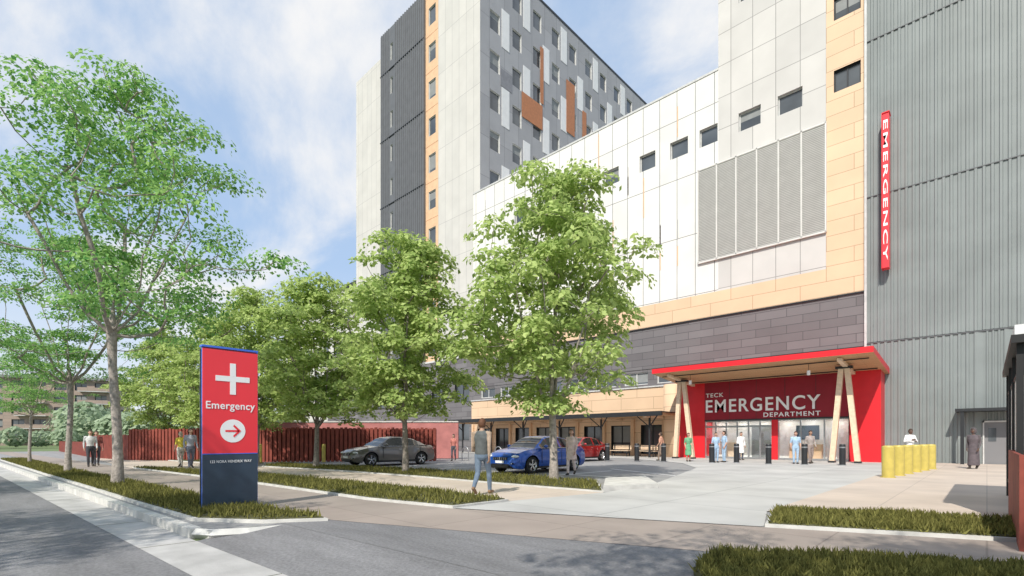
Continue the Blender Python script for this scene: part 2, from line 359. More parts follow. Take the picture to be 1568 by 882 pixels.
# ------------------------------------------------------------------ trees
def make_tree(seed, H, zc0, prof, ncl, nleaf, cr, leafs, leaf_m, bark_m, trunk_r, fork, flat=.5, surf=.55, lean=.15):
    rnd = random.Random(seed); T = []
    while len(T) < ncl:
        z = zc0+(H-zc0)*rnd.random(); k = (z-zc0)/(H-zc0); rm = prof(k)
        if rnd.random() > rm/4.6: continue
        a = rnd.random()*2*pi; lob = 1+.14*sin(3*a+seed)+.12*sin(5*a+2*z)
        r = rm*lob*(surf+(1-surf)*rnd.random() if rnd.random() < .72 else rnd.random()*surf)
        T.append(Vector((cos(a)*r, sin(a)*r, z)))
    nodes = [Vector((0, 0, -.2))]; par = [-1]; steps = 10
    top = fork+(H-fork)*.62; ph = rnd.random()*6
    for i in range(1, steps+1):
        z = top*i/steps; nodes.append(Vector((lean*sin(z*.7+ph)*z/top, lean*cos(z*.6+ph)*z/top, z))); par.append(len(nodes)-2)
    nl = 6
    for i in range(nl):
        a = i*2*pi/nl+rnd.random()*.6; z0 = fork*(1+.12*rnd.random())
        s = min(range(len(nodes)), key=lambda q: abs(nodes[q].z-z0)+nodes[q].xy.length*3)
        L = (H-fork)*(.42+.2*rnd.random()); sp = prof(.45)*.5; p = s
        for k in range(1, 6):
            t = k/5; q = nodes[s]+Vector((cos(a)*sp*t**.8, sin(a)*sp*t**.8, L*t**1.15))+Vector((rnd.gauss(0, .06), rnd.gauss(0, .06), 0))
            nodes.append(q); par.append(p); p = len(nodes)-1
    T.sort(key=lambda p: (p-Vector((0, 0, fork+.3*(H-fork)))).length)
    tips = []
    for t in T:
        best = None; bc = 1e9
        for i, q in enumerate(nodes):
            if q.z < fork*.85 or q.z > t.z+.15: continue
            d = t-q; c = d.length+(.7*d.xy.length if d.z < .1 else 0)
            if c < bc: bc = c; best = i
        if best is None: best = 8
        a = nodes[best]; d = t-a; n = max(2, int(d.length/.35)); p = best
        for k in range(1, n+1):
            f = k/n; q = a+d*f+Vector((0, 0, -.12*d.xy.length*sin(pi*f)))+Vector((rnd.gauss(0, .035), rnd.gauss(0, .035), rnd.gauss(0, .03)))*(1 if k < n else 0)
            nodes.append(q); par.append(p); p = len(nodes)-1
        tips.append(p)
    cnt = [0]*len(nodes)
    for t in tips:
        p = t
        while p >= 0: cnt[p] += 1; p = par[p]
    mx = max(cnt); rad = [max(.010, trunk_r*(max(c, .5)/mx)**.55) for c in cnt]
    for i in range(len(nodes)):
        if par[i] == i-1 and i <= steps and nodes[i].z < fork: rad[i] = trunk_r*(1-.25*nodes[i].z/fork)
    rad[0] = trunk_r*1.35
    mb = MB(); vs = []; fs = []
    for i in range(1, len(nodes)):
        a = nodes[par[i]]; b = nodes[i]; d = b-a
        if d.length < 1e-4: continue
        d.normalize(); u = Vector((0, 1, 0)) if abs(d.y) < .8 else Vector((1, 0, 0)); x = d.cross(u).normalized(); y = x.cross(d)
        ra = min(rad[par[i]], rad[i]*1.25) if i > steps else rad[par[i]]; rb = rad[i]; o = len(vs)
        nn = 10 if i <= steps else (6 if rb > .03 else 4)
        for p, r in ((a, ra), (b+d*rb*.3, rb)):
            for j in range(nn): t = 2*pi*j/nn; vs.append(p+x*cos(t)*r+y*sin(t)*r)
        for j in range(nn): fs.append((o+j, o+(j+1) % nn, o+(j+1) % nn+nn, o+j+nn))
    mb.add(vs, fs, bark_m, True)
    trunk = mb
    lb = MB(); vs = []; fs = []
    for c in T:
        rr = cr*(.6+.75*rnd.random()); k = int(nleaf*(rr/cr)**2)
        ox, oy = (c.x, c.y); ln = max(.3, sqrt(ox*ox+oy*oy)); ox /= ln; oy /= ln
        for _ in range(k):
            a = rnd.random()*2*pi; zz = rnd.random()*1.5-.5; q = sqrt(max(0, 1-min(1, abs(zz))**2)); rr2 = rr*(.3+.7*rnd.random()**.6)
            hx = cos(a)*q*rr2; hy = sin(a)*q*rr2
            # clusters stretch outwards and droop at their outer rim, like sprays of leaves
            rad_o = hx*ox+hy*oy; hx += ox*rad_o*.35; hy += oy*rad_o*.35
            p = c+Vector((hx, hy, zz*flat*rr2-.4*max(0, rad_o)*flat-.3*(hx*hx+hy*hy)/rr*flat))
            sz = leafs*(.6+.8*rnd.random())
            n = Vector((cos(a)*q*.8+rnd.gauss(0, .35), sin(a)*q*.8+rnd.gauss(0, .35), .75+rnd.gauss(0, .35))).normalized()
            t = Vector((rnd.gauss(0, 1), rnd.gauss(0, 1), rnd.gauss(0, 1)-.5)); t = (t-n*t.dot(n)).normalized(); s = n.cross(t)
            o = len(vs); vs += [p-t*sz*.5, p+s*sz*.36-t*sz*.02, p+t*sz*.6-n*sz*.15, p-s*sz*.36-t*sz*.02]
            fs.append((o, o+1, o+2, o+3))
    lb.add(vs, fs, leaf_m)
    return trunk, lb
def mesh_of(mb, name):
    o = mb.obj(name); me = o.data; bpy.data.objects.remove(o); return me
def kinds(*a, **k):
    t, l = make_tree(*a, **k); return mesh_of(t, 'trunk'), mesh_of(l, 'foliage')
def place_tree(kind, name, u, v, s=1, rz=0, sz=None):
    e = empty(name); e.location = (u, v, 0); e.rotation_euler[2] = rz; e.scale = (s, s, sz or s)
    for me, nm in zip(kind, ('trunk', 'foliage')):
        o = bpy.data.objects.new(nm, me); scene.collection.objects.link(o); o.parent = e
    return e
egg = lambda k: 2.95*max(.06, min(1, (k+.16)/.44)**.75*(1-max(0, k-.32)/.80)**.62)
egg2 = lambda k: 2.85*max(.06, min(1, (k+.16)/.44)**.75*(1-max(0, k-.32)/.80)**.62)
airy = lambda k: 4.5*max(.08, (min(1, (k+.15)/.35))**.8*(1-max(0, k-.35)/.8)**.7)
KA = kinds(3, 9.75, 2.3, egg, 210, 120, .55, .15, 'leaf_a', 'bark', .13, 2.2, flat=.55)
KB = kinds(11, 9.2, 2.3, egg2, 195, 110, .55, .16, 'leaf_a', 'bark_d', .12, 2.1, flat=.55)
KC = kinds(23, 11.2, 4.5, airy, 155, 145, .60, .10, 'leaf_b', 'bark', .13, 3.7, flat=.4, surf=.45, lean=.25)
place_tree(KA, 'maple_tree', -9.74, 12.08, 1.02, .6, 1.0)
place_tree(KB, 'maple_tree', -16.1, 10.94, 1.04, 0, .99)
place_tree(KB, 'maple_tree', -21.96, 10.14, 1.05, 2, .93)
place_tree(KA, 'maple_tree', -27.0, 9.35, 1.0, 4, .9)
place_tree(KB, 'maple_tree', -33.0, 8.9, 1.0, 1, .92)
place_tree(KA, 'maple_tree', -39.5, 8.0, .95, 3, .88)
place_tree(KC, 'honey_locust_tree', -17.4, 2.40, 1.0, 1.2)
place_tree(KC, 'honey_locust_tree', -24.98, 1.97, .82, 3.6)
place_tree(KC, 'honey_locust_tree', -37, 1.4, .62, 5)
# trees across the street, behind the viewpoint, that throw the dappled shadows on the road
place_tree(KC, 'honey_locust_tree', 2.6, -3.6, .95, 2)
place_tree(KC, 'honey_locust_tree', -8.0, -7.8, .95, 4.4)
place_tree(KC, 'honey_locust_tree', -19.0, -8.0, .95, .3)
# distant tree mass
lb = MB(); vs = []; fs = []; rnd = random.Random(5)
def blob(cx, cy, r, h, n, sz):
    for _ in range(n):
        a = rnd.random()*2*pi; z = rnd.random(); q = r*sqrt(1-(abs(z*2-1))**2.2)*(.6+.4*rnd.random())*(1+.2*sin(5*a+cx))
        p = Vector((cx+cos(a)*q, cy+sin(a)*q, .3+z*h)); nn = Vector((cos(a)+rnd.gauss(0, .4), sin(a)+rnd.gauss(0, .4), .8+rnd.gauss(0, .4))).normalized()
        t = nn.orthogonal().normalized(); s_ = nn.cross(t); o = len(vs); s2 = sz*(.5+rnd.random())
        vs.extend([p-t*s2, p+s_*s2*.7, p+t*s2, p-s_*s2*.7]); fs.append((o, o+1, o+2, o+3))
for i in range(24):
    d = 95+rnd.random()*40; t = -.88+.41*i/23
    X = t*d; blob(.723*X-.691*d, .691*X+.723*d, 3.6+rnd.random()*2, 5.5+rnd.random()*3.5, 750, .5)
for i in range(5):
    d = 75+rnd.random()*12; t = -1.10+.2*i/4
    X = t*d; blob(.723*X-.691*d, .691*X+.723*d, 1.6+rnd.random(), 1.8+rnd.random()*1.2, 500, .3)
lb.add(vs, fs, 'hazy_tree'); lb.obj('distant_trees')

# ------------------------------------------------------------------ tower
tw = empty('hospital_tower')
V = 37.0; U1 = -40.2
mb = MB()
def fl(k): return 30.5+4.5*k
holes = [(-49.5, -48.1, fl(k)-1.1, fl(k)+1.1) for k in range(-4, 6)]
wall(mb, 'tan_flat', 'y', V, -50.1, -47.6, 10.5, 56.3, holes, .2, frame='frame_light')
wall(mb, 'tower_panel', 'y', V, -47.6, U1, 10.5, 56.3)
wall(mb, 'tower_panel', 'y', V+.6, -68.1, -61.0, 10.5, 54.6)
wall(mb, 'tan_flat', 'y', V+.6, -61.0, -60.0, 10.5, 54.6, [(-60.85, -60.2, fl(k)-1.0, fl(k)+1.0) for k in range(-4, 6)], .2)
for k in range(-4, 6): mb.box(-50.08, -47.62, V-.012, V-.002, fl(k)-2.3, fl(k)-2.26, 'orange')
mb.obj('street_facade', tw)
mb = MB(); ribs(mb, 'corr_dark', V-.25, -60.0, -57.9, 10.5, 56.3, .42, .09); ribs(mb, 'corr_dark', V-.25, -56.7, -50.1, 10.5, 56.3, .44, .09)
wall(mb, 'corr_dark', 'y', V-.25, -57.9, -56.7, 10.5, 56.3, [(-57.6, -57.0, fl(k)-1.1, fl(k)+1.1) for k in range(-4, 6)], .2, frame='frame_light')
mb.box(-60.0, -50.1, V-.2, V+.3, 56.0, 56.35, 'corr_dark'); mb.add([(-50.1, V-.25, 10.5), (-50.1, V+.01, 10.5), (-50.1, V+.01, 56.3), (-50.1, V-.25, 56.3)], [(0, 1, 2, 3)], 'corr_dark')
for k in (-3, -1, 1, 3, 5): mb.box(-60.0, -50.1, V-.36, V-.24, fl(k)-2.3, fl(k)-2.22, 'dark_metal')
mb.obj('corrugated_bay', tw)
mb = MB(); holes = []; vmax = 86
for k in range(-4, 6):
    for j in range(13):
        a = V+1.5+3.65*j; holes.append((a, a+1.55, fl(k)-1.1, fl(k)+1.1))
wall(mb, 'tower_panel_side', 'x', U1, V, vmax, 10.5, 55.9, holes, .2, frame='frame_light')
mb.obj('side_facade', tw)
mb = MB(); rr = random.Random(2)
for k in range(-4, 6):
    for j in range(13):
        a = V+1.5+3.65*j+1.55
        z0 = fl(k)-2.2; z1 = fl(k)+2.2
        if (j+k) % 2 == 0: mb.box(U1+.001, U1+.04, a+.3, a+1.55, z0, z1, 'white_flat')
        elif rr.random() < .2: mb.box(U1+.001, U1+.035, a+.1, a+2.0, z0, z0+2.0, 'tower_panel_mid')
for (a, b, z0, z1) in ((43.7, 47.5, 39.9, 42.9), (47.1, 47.7, 43.2, 50.2), (52.4, 54.2, 42.0, 48.9), (50.3, 52.2, 37.3, 38.6), (56.0, 56.9, 37.6, 46.5), (63.0, 64.2, 41, 47.5), (69, 70.3, 43, 47.4), (43.7, 45.4, 28.3, 32.6), (58.2, 60.2, 33.2, 36.6), (50.9, 51.6, 33.0, 37.2), (66.8, 67.6, 38.5, 43)):
    mb.box(U1+.06, U1+.09, a, b, z0, z1, 'orange')
mb.obj('facade_panels', tw)
mb = MB(); mb.box(-59.9, U1-.3, V+.65, vmax, 10, 55.6, 'tower_panel_mid'); mb.box(-68.1, -60, V+.95, vmax-5, 0, 54.4, 'tower_panel_mid')
mb.box(-60.0, U1+.05, V-.03, V+.25, 56.3, 56.45, 'white_flat'); mb.box(U1-.25, U1+.05, V+.25, vmax, 55.9, 56.2, 'dark_metal')
mb.box(U1-9.5, U1-.02, vmax-.3, vmax, 10.5, 55.9, 'tower_panel_mid')
mb.obj('core', tw)
mb = MB(); wall(mb, 'dark_brick', 'y', 36.5, -75, -40.3, 0, 10.5, [(-74+4.3*i, -71.5+4.3*i, 1.2+4.3*f, 3.4+4.3*f) for i in range(8) for f in range(2)], .25, mull=1)
mb.box(-75, -40.3, 36.8, 37.6, 0, 10.4, 'dark_brick'); mb.box(-75, -40.3, 36.45, 37.6, 10.5, 10.7, 'frame_light'); mb.obj('podium', tw)
lw = empty('annex_building'); mb = MB()
wall(mb, 'tower_panel', 'y', 40, -100, -70, 0, 26, [(-98+3.6*i, -96.2+3.6*i, 2+4.5*f, 4+4.5*f) for i in range(8) for f in range(5)], .2)
mb.box(-100, -70, 40.3, 60, 0, 25.8, 'tower_panel_mid'); mb.box(-100.2, -69.8, 39.8, 60, 26, 26.5, 'dark_metal')
mb.add([(-70, 40, 0), (-70, 60, 0), (-70, 60, 26), (-70, 40, 26)], [(0, 1, 2, 3)], 'tower_panel_mid'); mb.obj('walls', lw)

# ------------------------------------------------------------------ emergency building
eb = empty('hospital_emergency_building'); Y = 36.0
mb = MB(); WZ = (22.75, 24.05)
wins = [(-15.3, -13.95), (-17.6, -16.15), (-20.2, -18.8), (-23.6, -22.1), (-26.9, -25.4), (-30.4, -28.9), (-34, -32.4)]
wall(mb, 'white_panel', 'y', Y, -40.2, -13.93, 11.95, 27.8, [(a, b-.03, *WZ) for a, b in wins], .25, frame='frame_light')
wall(mb, 'light_panel', 'y', Y, -13.93, -7.26, 21.07, 48, [(-12.53, -11.08, *WZ), (-10.03, -8.57, *WZ), (-12.53, -11.08, 31.75, 33.05), (-10.03, -8.57, 31.75, 33.05)], .25, frame='frame_light')
wall(mb, 'light_panel', 'y', Y, -13.93, -7.26, 11.95, 14.3)
wall(mb, 'tan_panel', 'y', Y, -7.26, -5.25, 11.95, 48, [(-6.85, -5.47, 22.75, 24.1), (-6.85, -5.47, 27.2, 28.6), (-6.85, -5.47, 31.7, 33.1)], .22, mull=1)
wall(mb, 'tan_panel', 'y', Y-.02, -40.2, -5.25, 10.15, 11.95)
wall(mb, 'dark_brick', 'y', Y, -40.2, -5.25, 6.9, 10.15)
mb.box(-40.2, -5.3, Y-.10, Y+.1, 10.10, 10.18, 'dark_metal')
mb.obj('upper_facade', eb)
mb = MB()
wall(mb, 'dark_brick', 'y', Y+.05, -40.2, -5.25, 5.4, 6.9, [(-39+2.9*i, -36.9+2.9*i, 5.7, 6.7) for i in range(8)], .2, frame='frame_light', mull=1)
h = [(-39.2+2.75*i, -37.4+2.75*i, .15, 2.45) for i in range(8)]
wall(mb, 'tan_panel', 'y', Y-.25, -40.2, -16.5, 0, 5.4, h, .3, mull=1)
mb.box(-40.2, -16.5, Y-.35, Y+.1, 5.4, 5.5, 'frame_light')
for i in range(9): mb.box(-40.0+2.75*i, -39.75+2.75*i, Y-.40, Y-.26, 0, 2.9, 'tan_flat')
mb.tube([(-16.9, 35.2, 0), (-16.9, 35.2, 5.4)], [.75, .75], 'tan_panel', 24, cap=False)
mb.obj('ground_floor_facade', eb)
mb = MB(); mb.box(-15.36, -7.26, Y-.02, Y+.02, 14.3, 21.07, 'louvre_back')
z = 14.36
while z < 21.0:
    mb.add([(-15.33, Y-.14, z), (-7.29, Y-.14, z), (-7.29, Y-.04, z+.07), (-15.33, Y-.04, z+.07), (-15.33, Y-.14, z+.05), (-7.29, Y-.14, z+.05)], [(0, 1, 2, 3), (0, 1, 5, 4), (4, 5, 2, 3)], 'louvre'); z += .11
for i in range(7): x = -15.36+8.1*i/6; mb.box(x-.04, x+.04, Y-.17, Y-.01, 14.25, 21.1, 'louvre')
mb.box(-15.36, -7.26, Y-.17, Y-.01, 21.0, 21.12, 'louvre'); mb.box(-15.36, -7.26, Y-.17, Y-.01, 14.2, 14.32, 'louvre'); mb.obj('louvre_screen', eb)
mb = MB(); rr = random.Random(4)
for i in range(34):
    x = -39+1.42*rr.randint(0, 17)+.71; z0 = rr.choice([12.2, 14.5, 16.5, 19, 21.3, 24.3]); L = rr.choice([1.5, 2.3, 3.2])
    if z0+L > 27.5: L = 27.5-z0
    if x > -15.6 or any(a-.1 < x < b+.1 and z0 < 24.1 and z0+L > 22.7 for a, b in wins): continue
    mb.box(x-.035, x+.035, Y-.02, Y-.003, z0, z0+L, 'tan_flat' if rr.random() < .65 else 'louvre_back')
mb.obj('accent_reveals', eb)
mb = MB(); ribs(mb, 'corr_grey', Y-.05, -5.15, 16, 7.06, 48, .32, .055); ribs(mb, 'corr_grey', Y-.05, .95, 16, 0, 7.0, .32, .055); ribs(mb, 'corr_grey', Y-.05, -5.15, -.15, 0, 7.0, .32, .055); ribs(mb, 'corr_grey', Y-.05, -.15, .95, 2.3, 7.0, .22, .055)
for z in (7.0, 15.66, 24.9, 34): mb.box(-5.2, 16, Y-.12, Y-.02, z-.02, z+.03, 'corr_dark')
mb.box(-5.27, -5.15, Y-.2, Y+.1, 0, 48, 'frame_light')
mb.obj('corrugated_wing', eb)
mb = MB(); mb.box(-40.1, -13.9, 36.9, 60, 0, 27.5, 'tower_panel_mid'); mb.box(-13.9, 16, 36.9, 60, 0, 47.8, 'tower_panel_mid')
mb.box(-40.25, -13.93, Y-.05, Y+.5, 27.8, 27.95, 'frame_light'); mb.box(-40.2, -13.93, Y+.3, 60, 27.5, 27.79, 'frame_light')
mb.add([(-13.93, Y, 27.8), (-13.93, 60, 27.8), (-13.93, 60, 48), (-13.93, Y, 48)], [(3, 2, 1, 0)], 'light_panel')
mb.obj('core', eb)
mb = MB(); mb.box(-.1, .9, Y-.02, Y+.05, .02, 2.2, 'tower_panel_side'); mb.box(-.16, -.1, Y-.13, Y+.05, 0, 2.28, 'frame_light'); mb.box(.9, .96, Y-.13, Y+.05, 0, 2.28, 'frame_light'); mb.box(-.16, .96, Y-.13, Y+.05, 2.2, 2.28, 'frame_light')
mb.box(.05, .35, Y-.03, Y-.021, 1.2, 1.9, 'win'); mb.box(.74, .8, Y-.09, Y-.02, .95, 1.1, 'steel'); mb.box(1.15, 1.45, Y-.15, Y-.11, 1.9, 2.3, 'white_sign'); mb.obj('service_door', eb)
mb = MB(); mb.box(-1.2, 1.6, 34.6, 36, 2.75, 2.9, 'dark_metal'); mb.beam((-.9, 34.7, 2.1), (-.9, 35.9, 2.75), .07, .07, 'dark_metal'); mb.beam((1.3, 34.7, 2.75), (1.3, 35.9, 3.6), .04, .04, 'dark_metal'); mb.box(-1.0, -.85, 34.65, 34.8, 0, 2.75, 'dark_metal'); mb.obj('door_canopy', eb)
mb = MB(); mb.box(-39, -16.2, 31.8, 35.7, 3.02, 3.2, 'wood'); mb.box(-39.1, -16.1, 31.65, 31.8, 2.95, 3.27, 'dark_metal'); mb.box(-39.1, -16.1, 31.8, 35.7, 3.2, 3.26, 'dark_metal')
for i in range(6):
    x = -38+4.1*i; mb.cyl(x, 32.6, 0, 3.0, .08, 'dark_metal', 12); mb.beam((x, 32.6, 2.2), (x-.8, 32.2, 3.0), .07, .07, 'dark_metal'); mb.beam((x, 32.6, 2.2), (x+.8, 32.2, 3.0), .07, .07, 'dark_metal'); mb.box(x-.06, x+.06, 31.8, 35.7, 2.86, 3.018, 'timber')
mb.obj('colonnade_canopy', eb)
mb = MB(); Y2 = 34.5
mb.box(-16.3, -14.3, Y2, 36, 0, 5.35, 'red'); mb.box(-14.3, -5.8, Y2, 34.9, 2.62, 5.35, 'red_shaded'); mb.box(-9.98, -9.62, Y2+.02, 34.9, 0, 2.62, 'red'); mb.box(-5.8, -4.3, Y2, 36, 0, 5.35, 'red')
mb.box(-5.83, -5.79, Y2-.03, Y2, 0, 5.3, 'dark_metal'); mb.box(-14.3, -5.8, Y2-.02, Y2-.002, 2.58, 2.66, 'dark_metal')
for i in range(1, 5): mb.box(-14.3+1.7*i-.01, -14.3+1.7*i+.01, Y2-.006, Y2-.001, 2.66, 5.3, 'dark_metal')
mb.obj('vestibule_walls', eb)
mb = MB(); mb.box(-14.3, -5.8, 35.86, 35.95, 0, 2.62, 'white_in'); mb.box(-14.3, -5.8, 34.9, 35.9, 2.55, 2.62, 'white_in'); mb.box(-14.3, -5.8, 34.7, 35.86, .021, .03, 'white_in')
for i in range(6): mb.box(-13.9+1.4*i, -13.2+1.4*i, 35.1, 35.6, 2.53, 2.548, 'lobby_lamp')
mb.box(-13.2, -12.2, 35.6, 35.85, .03, 1.1, 'timber'); mb.box(-9.2, -7.4, 35.5, 35.85, .03, 1.0, 'tan_flat'); mb.box(-8.9, -7.6, 35.83, 35.855, 1.3, 2.2, 'navy'); mb.box(-11.6, -10.4, 35.83, 35.855, .1, 2.2, 'blind'); mb.obj('lobby', eb)
mb = MB()
for x0, x1, n in ((-14.3, -9.98, 6), (-9.62, -5.8, 3)):
    for i in range(n+1):
        x = x0+(x1-x0)*i/n; mb.box(max(x0, x-.04), min(x1, x+.04), Y2+.1, Y2+.2, .03, 2.6, 'steel')
    mb.box(x0, x1, Y2+.095, Y2+.205, 2.5, 2.6, 'steel'); mb.box(x0, x1, Y2+.095, Y2+.205, .03, .14, 'steel')
    if n == 6: mb.box(x0, x1, Y2+.09, Y2+.21, 2.12, 2.24, 'steel')
    mb.add([(x0, Y2+.15, .03), (x1, Y2+.15, .03), (x1, Y2+.15, 2.6), (x0, Y2+.15, 2.6)], [(0, 1, 2, 3)], 'glass')
mb.obj('entrance_doors', eb)
mb = MB(); x0, x1 = -16.1, -4.08
prof = [(30.3, 5.66), (30.3, 5.97), (36, 5.45), (36, 5.1)]
vs = [(x, y, z) for x in (x0, x1) for y, z in prof]
mb.add(vs, [(1, 5, 6, 2), (0, 1, 2, 3)], 'red'); mb.add(vs, [(0, 4, 5, 1)], 'red'); mb.add(vs, [(7, 6, 5, 4)], 'red'); mb.add(vs, [(0, 3, 7, 4)], 'wood')
for x in (-15.1, -5.6): mb.beam((x, 30.7, 5.5), (x, 35.9, 5.02), .22, .16, 'timber')
for y, z in ((31.2, 5.47), (33.9, 5.22)): mb.box(x0+.3, x1-.3, y-.02, y+.02, z, z+.06, 'dark_metal')
mb.obj('entrance_canopy', eb)
mb = MB()
for (bx1, bx2, ax) in ((-15.45, -14.25, -15.0), (-6.25, -5.05, -5.68)):
    mb.beam((bx1, 32.4, 0.05), (ax-.13, 32.4, 5.3), .26, .28, 'timber', .26, .22); mb.beam((bx2, 32.4, .05), (ax+.13, 32.404, 5.3), .26, .28, 'timber', .26, .22)
    mb.box(bx1-.16, bx1+.16, 32.2, 32.6, 0, .12, 'dark_metal'); mb.box(bx2-.16, bx2+.16, 32.2, 32.6, 0, .12, 'dark_metal')
    mb.box(ax-.4, ax+.4, 32.25, 32.55, 5.2, 5.34, 'dark_metal')
mb.obj('a_frame_columns', eb)
mb = MB()
for x, y in ((-14.0, 31.5), (-7.2, 31.5)): mb.cyl(x, y, 4.9, 5.15, .09, 'white_sign', 12); mb.cyl(x, y, 5.15, 5.5, .012, 'dark_metal', 6)
mb.obj('pendant_lights', eb)
mb = MB(); mb.box(-15, -5.6, 35.86, 35.99, 6.66, 6.85, 'dark_metal')
for i in range(4): mb.box(-14.5+2.4*i, -12.9+2.4*i, 35.8, 35.86, 5.9, 6.66, 'frame_light'); mb.box(-14.4+2.4*i, -13+2.4*i, 35.79, 35.8, 5.95, 6.6, 'blind')
mb.obj('clerestory', eb)
X = (1, 0, 0); Z = (0, 0, 1)
text_mesh('lettering_emergency', 'EMERGENCY', (-14.2, Y2-.003, 3.16), X, Z, 6.95, .88, 'white_sign', eb, .012, .04, 1.15)
text_mesh('lettering_teck', 'TECK', (-14.2, Y2-.003, 4.22), X, Z, 1.2, .28, 'white_sign', eb, .005, .03, 1.15)
text_mesh('lettering_department', 'DEPARTMENT', (-10.45, Y2-.003, 2.76), X, Z, 3.2, .28, 'white_sign', eb, .012, .03, 1.2)
bs = empty('vertical_emergency_sign'); mb = MB()
mb.box(-4.33, -4.02, 35.15, 35.7, 11.1, 19.9, 'red_sign'); mb.box(-4.22, -4.12, 35.7, 35.96, 12, 12.2, 'dark_metal'); mb.box(-4.22, -4.12, 35.7, 35.96, 18.8, 19.0, 'dark_metal')
mb.box(-4.36, -4.331, 35.1, 35.72, 11.05, 19.95, 'red'); mb.box(-4.33, -3.99, 35.1, 35.72, 19.9, 19.96, 'red'); mb.obj('panel', bs)
text_mesh('letters', 'EMERGENCY', (-4.28, 35.148, 19.5), (0, 0, -1), (1, 0, 0), 8.0, .21, 'white_sign', bs, .012, .03, 1.15)

# ------------------------------------------------------------------ monument sign
ms = empty('emergency_wayfinding_sign'); us = -10.2; v0, v1 = 2.62, 3.55
mb = MB(); mb.box(us-.16, us-.03, v0+.02, v1-.02, 0.03, 2.98, 'sign_side'); mb.box(us-.03, us, v0, v1, 1.04, 2.95, 'red_sign'); mb.box(us-.03, us-.001, v0, v1, .05, 1.03, 'navy')
mb.box(us-.19, us-.16, v0, v1, .05, 2.95, 'navy')
mb.box(us-.10, us-.06, v0+.004, v0+.0195, .05, 2.98, 'blue_edge'); mb.box(us-.17, us-.01, v0-.01, v1+.012, 2.981, 3.015, 'blue_edge'); mb.box(us-.12, us-.05, v1-.019, v1+.02, .05, 2.98, 'blue_edge'); mb.box(us-.2, us+.012, v0-.01, v1+.01, 0, .045, 'blue_edge')
mb.box(us, us+.004, v0, v1, 1.03, 1.045, 'blue_edge')
cz = 2.43; cy = (v0+v1)/2+.03
mb.box(us, us+.006, cy-.29, cy+.29, cz-.05, cz+.05, 'white_sign'); mb.box(us, us+.006, cy-.05, cy+.05, cz+.051, cz+.29, 'white_sign'); mb.box(us, us+.006, cy-.05, cy+.05, cz-.29, cz-.051, 'white_sign')
n = 40; cz2 = 1.46; vs = [(us+.005, cy+cos(2*pi*i/n)*.215, cz2+sin(2*pi*i/n)*.215) for i in range(n)]; mb.add(vs, [tuple(range(n))], 'white_sign')
def arrow(p): return (us+.009, cy+p[0], cz2+p[1])
mb.add([arrow(p) for p in ((-.13, -.018), (.10, -.018), (.10, .018), (-.13, .018))], [(0, 1, 2, 3)], 'red_sign')
mb.add([arrow(p) for p in ((.02, .12), (.0, .09), (.085, .0), (.14, 0))], [(0, 1, 2, 3)], 'red_sign'); mb.add([arrow(p) for p in ((.02, -.12), (.14, 0), (.085, .0), (0, -.09))], [(0, 1, 2, 3)], 'red_sign')
mb.obj('panel', ms)
text_mesh('text_emergency', 'Emergency', (us+.001, v0+.05, 1.82), (0, 1, 0), Z, .83, .18, 'white_sign', ms, .012, .006, 1.06)
text_mesh('text_address', '122 NORA HENDRIX WAY', (us+.001, v0+.12, .87), (0, 1, 0), Z, .70, .05, 'white_sign', ms, .008, .006, 1.1)

# ------------------------------------------------------------------ fence, bollards, furniture
def fence(pts, hs):
    mb = MB()
    for (a, b), h in zip(zip(pts[:-1], pts[1:]), hs):
        a = Vector((*a, 0)); b = Vector((*b, 0)); d = b-a; n = int(d.length/.24); e = d.normalized(); nn = Vector((-e.y, e.x, 0))
        for i in range(n):
            p = a+d*(i+.5)/n; hh = h+.03*sin(i*1.7); q = p+Vector((0, 0, hh))
            mb.beam(p, q, .17, .05, 'corten', up=tuple(nn))
        mb.beam(a+nn*.08+Vector((0, 0, .4)), b+nn*.08+Vector((0, 0, .4)), .05, .1, 'corten'); mb.beam(a+nn*.08+Vector((0, 0, h-.3)), b+nn*.08+Vector((0, 0, h-.3)), .05, .1, 'corten')
        mb.beam(a+nn*.14+Vector((0, 0, h/2)), b+nn*.14+Vector((0, 0, h/2)), .03, h-.1, 'corten')
    mb.obj('corten_fence')
fence([(-75, 5.2), (-46, 5.0), (-38.8, 5.9), (-34.5, 8.5), (-29.8, 11.2), (-24.1, 18.6)], [1.1, 1.6, 1.95, 2.0, 2.0])
mb = MB(); mb.beam((-35.5, 12.5, 1.25), (-25.5, 21.5, 1.25), .3, 2.4, 'pink'); mb.beam((-35.5, 12.5, 2.49), (-25.5, 21.5, 2.49), .4, .08, 'kerb'); mb.obj('brick_wall')
def bollard(name, x, y, r, h, m, band=False):
    mb = MB(); z0 = 0.018
    mb.cyl(x, y, z0, h-.06, r, m, 20); mb.cyl(x, y, h-.06, h-.01, r, m, 20, r*.85); mb.cyl(x, y, h-.012, h, r*.85, m, 20, r*.4); mb.cyl(x, y, z0, z0+.03, r*1.2, m if not band else 'steel', 20)
    if band: mb.cyl(x, y, h-.2, h-.14, r*1.02, 'steel', 20)
    mb.obj(name)
for x, y in ((-2.41, 20.89), (-2.28, 22.28), (-2.17, 23.7), (-2.04, 25.2), (-1.9, 26.7), (-1.76, 28.1)): bollard('yellow_bollard', x, y, .18, 1.10, 'yellow')
for x, y in ((-27.2, 13.0), (-29.2, 10.3), (-24.6, 16.9)): bollard('yellow_bollard', x, y, .1, 1.05, 'yellow')
for x, y in ((-16.56, 25.65), (-11.0, 27.5), (-10.01, 28.45), (-8.27, 28.11), (-6.73, 28.66), (-5.2, 29.25), (-13.6, 27.0), (-15.0, 26.4)): bollard('dark_bollard', x, y, .14, 1.08, 'dark_metal', True)
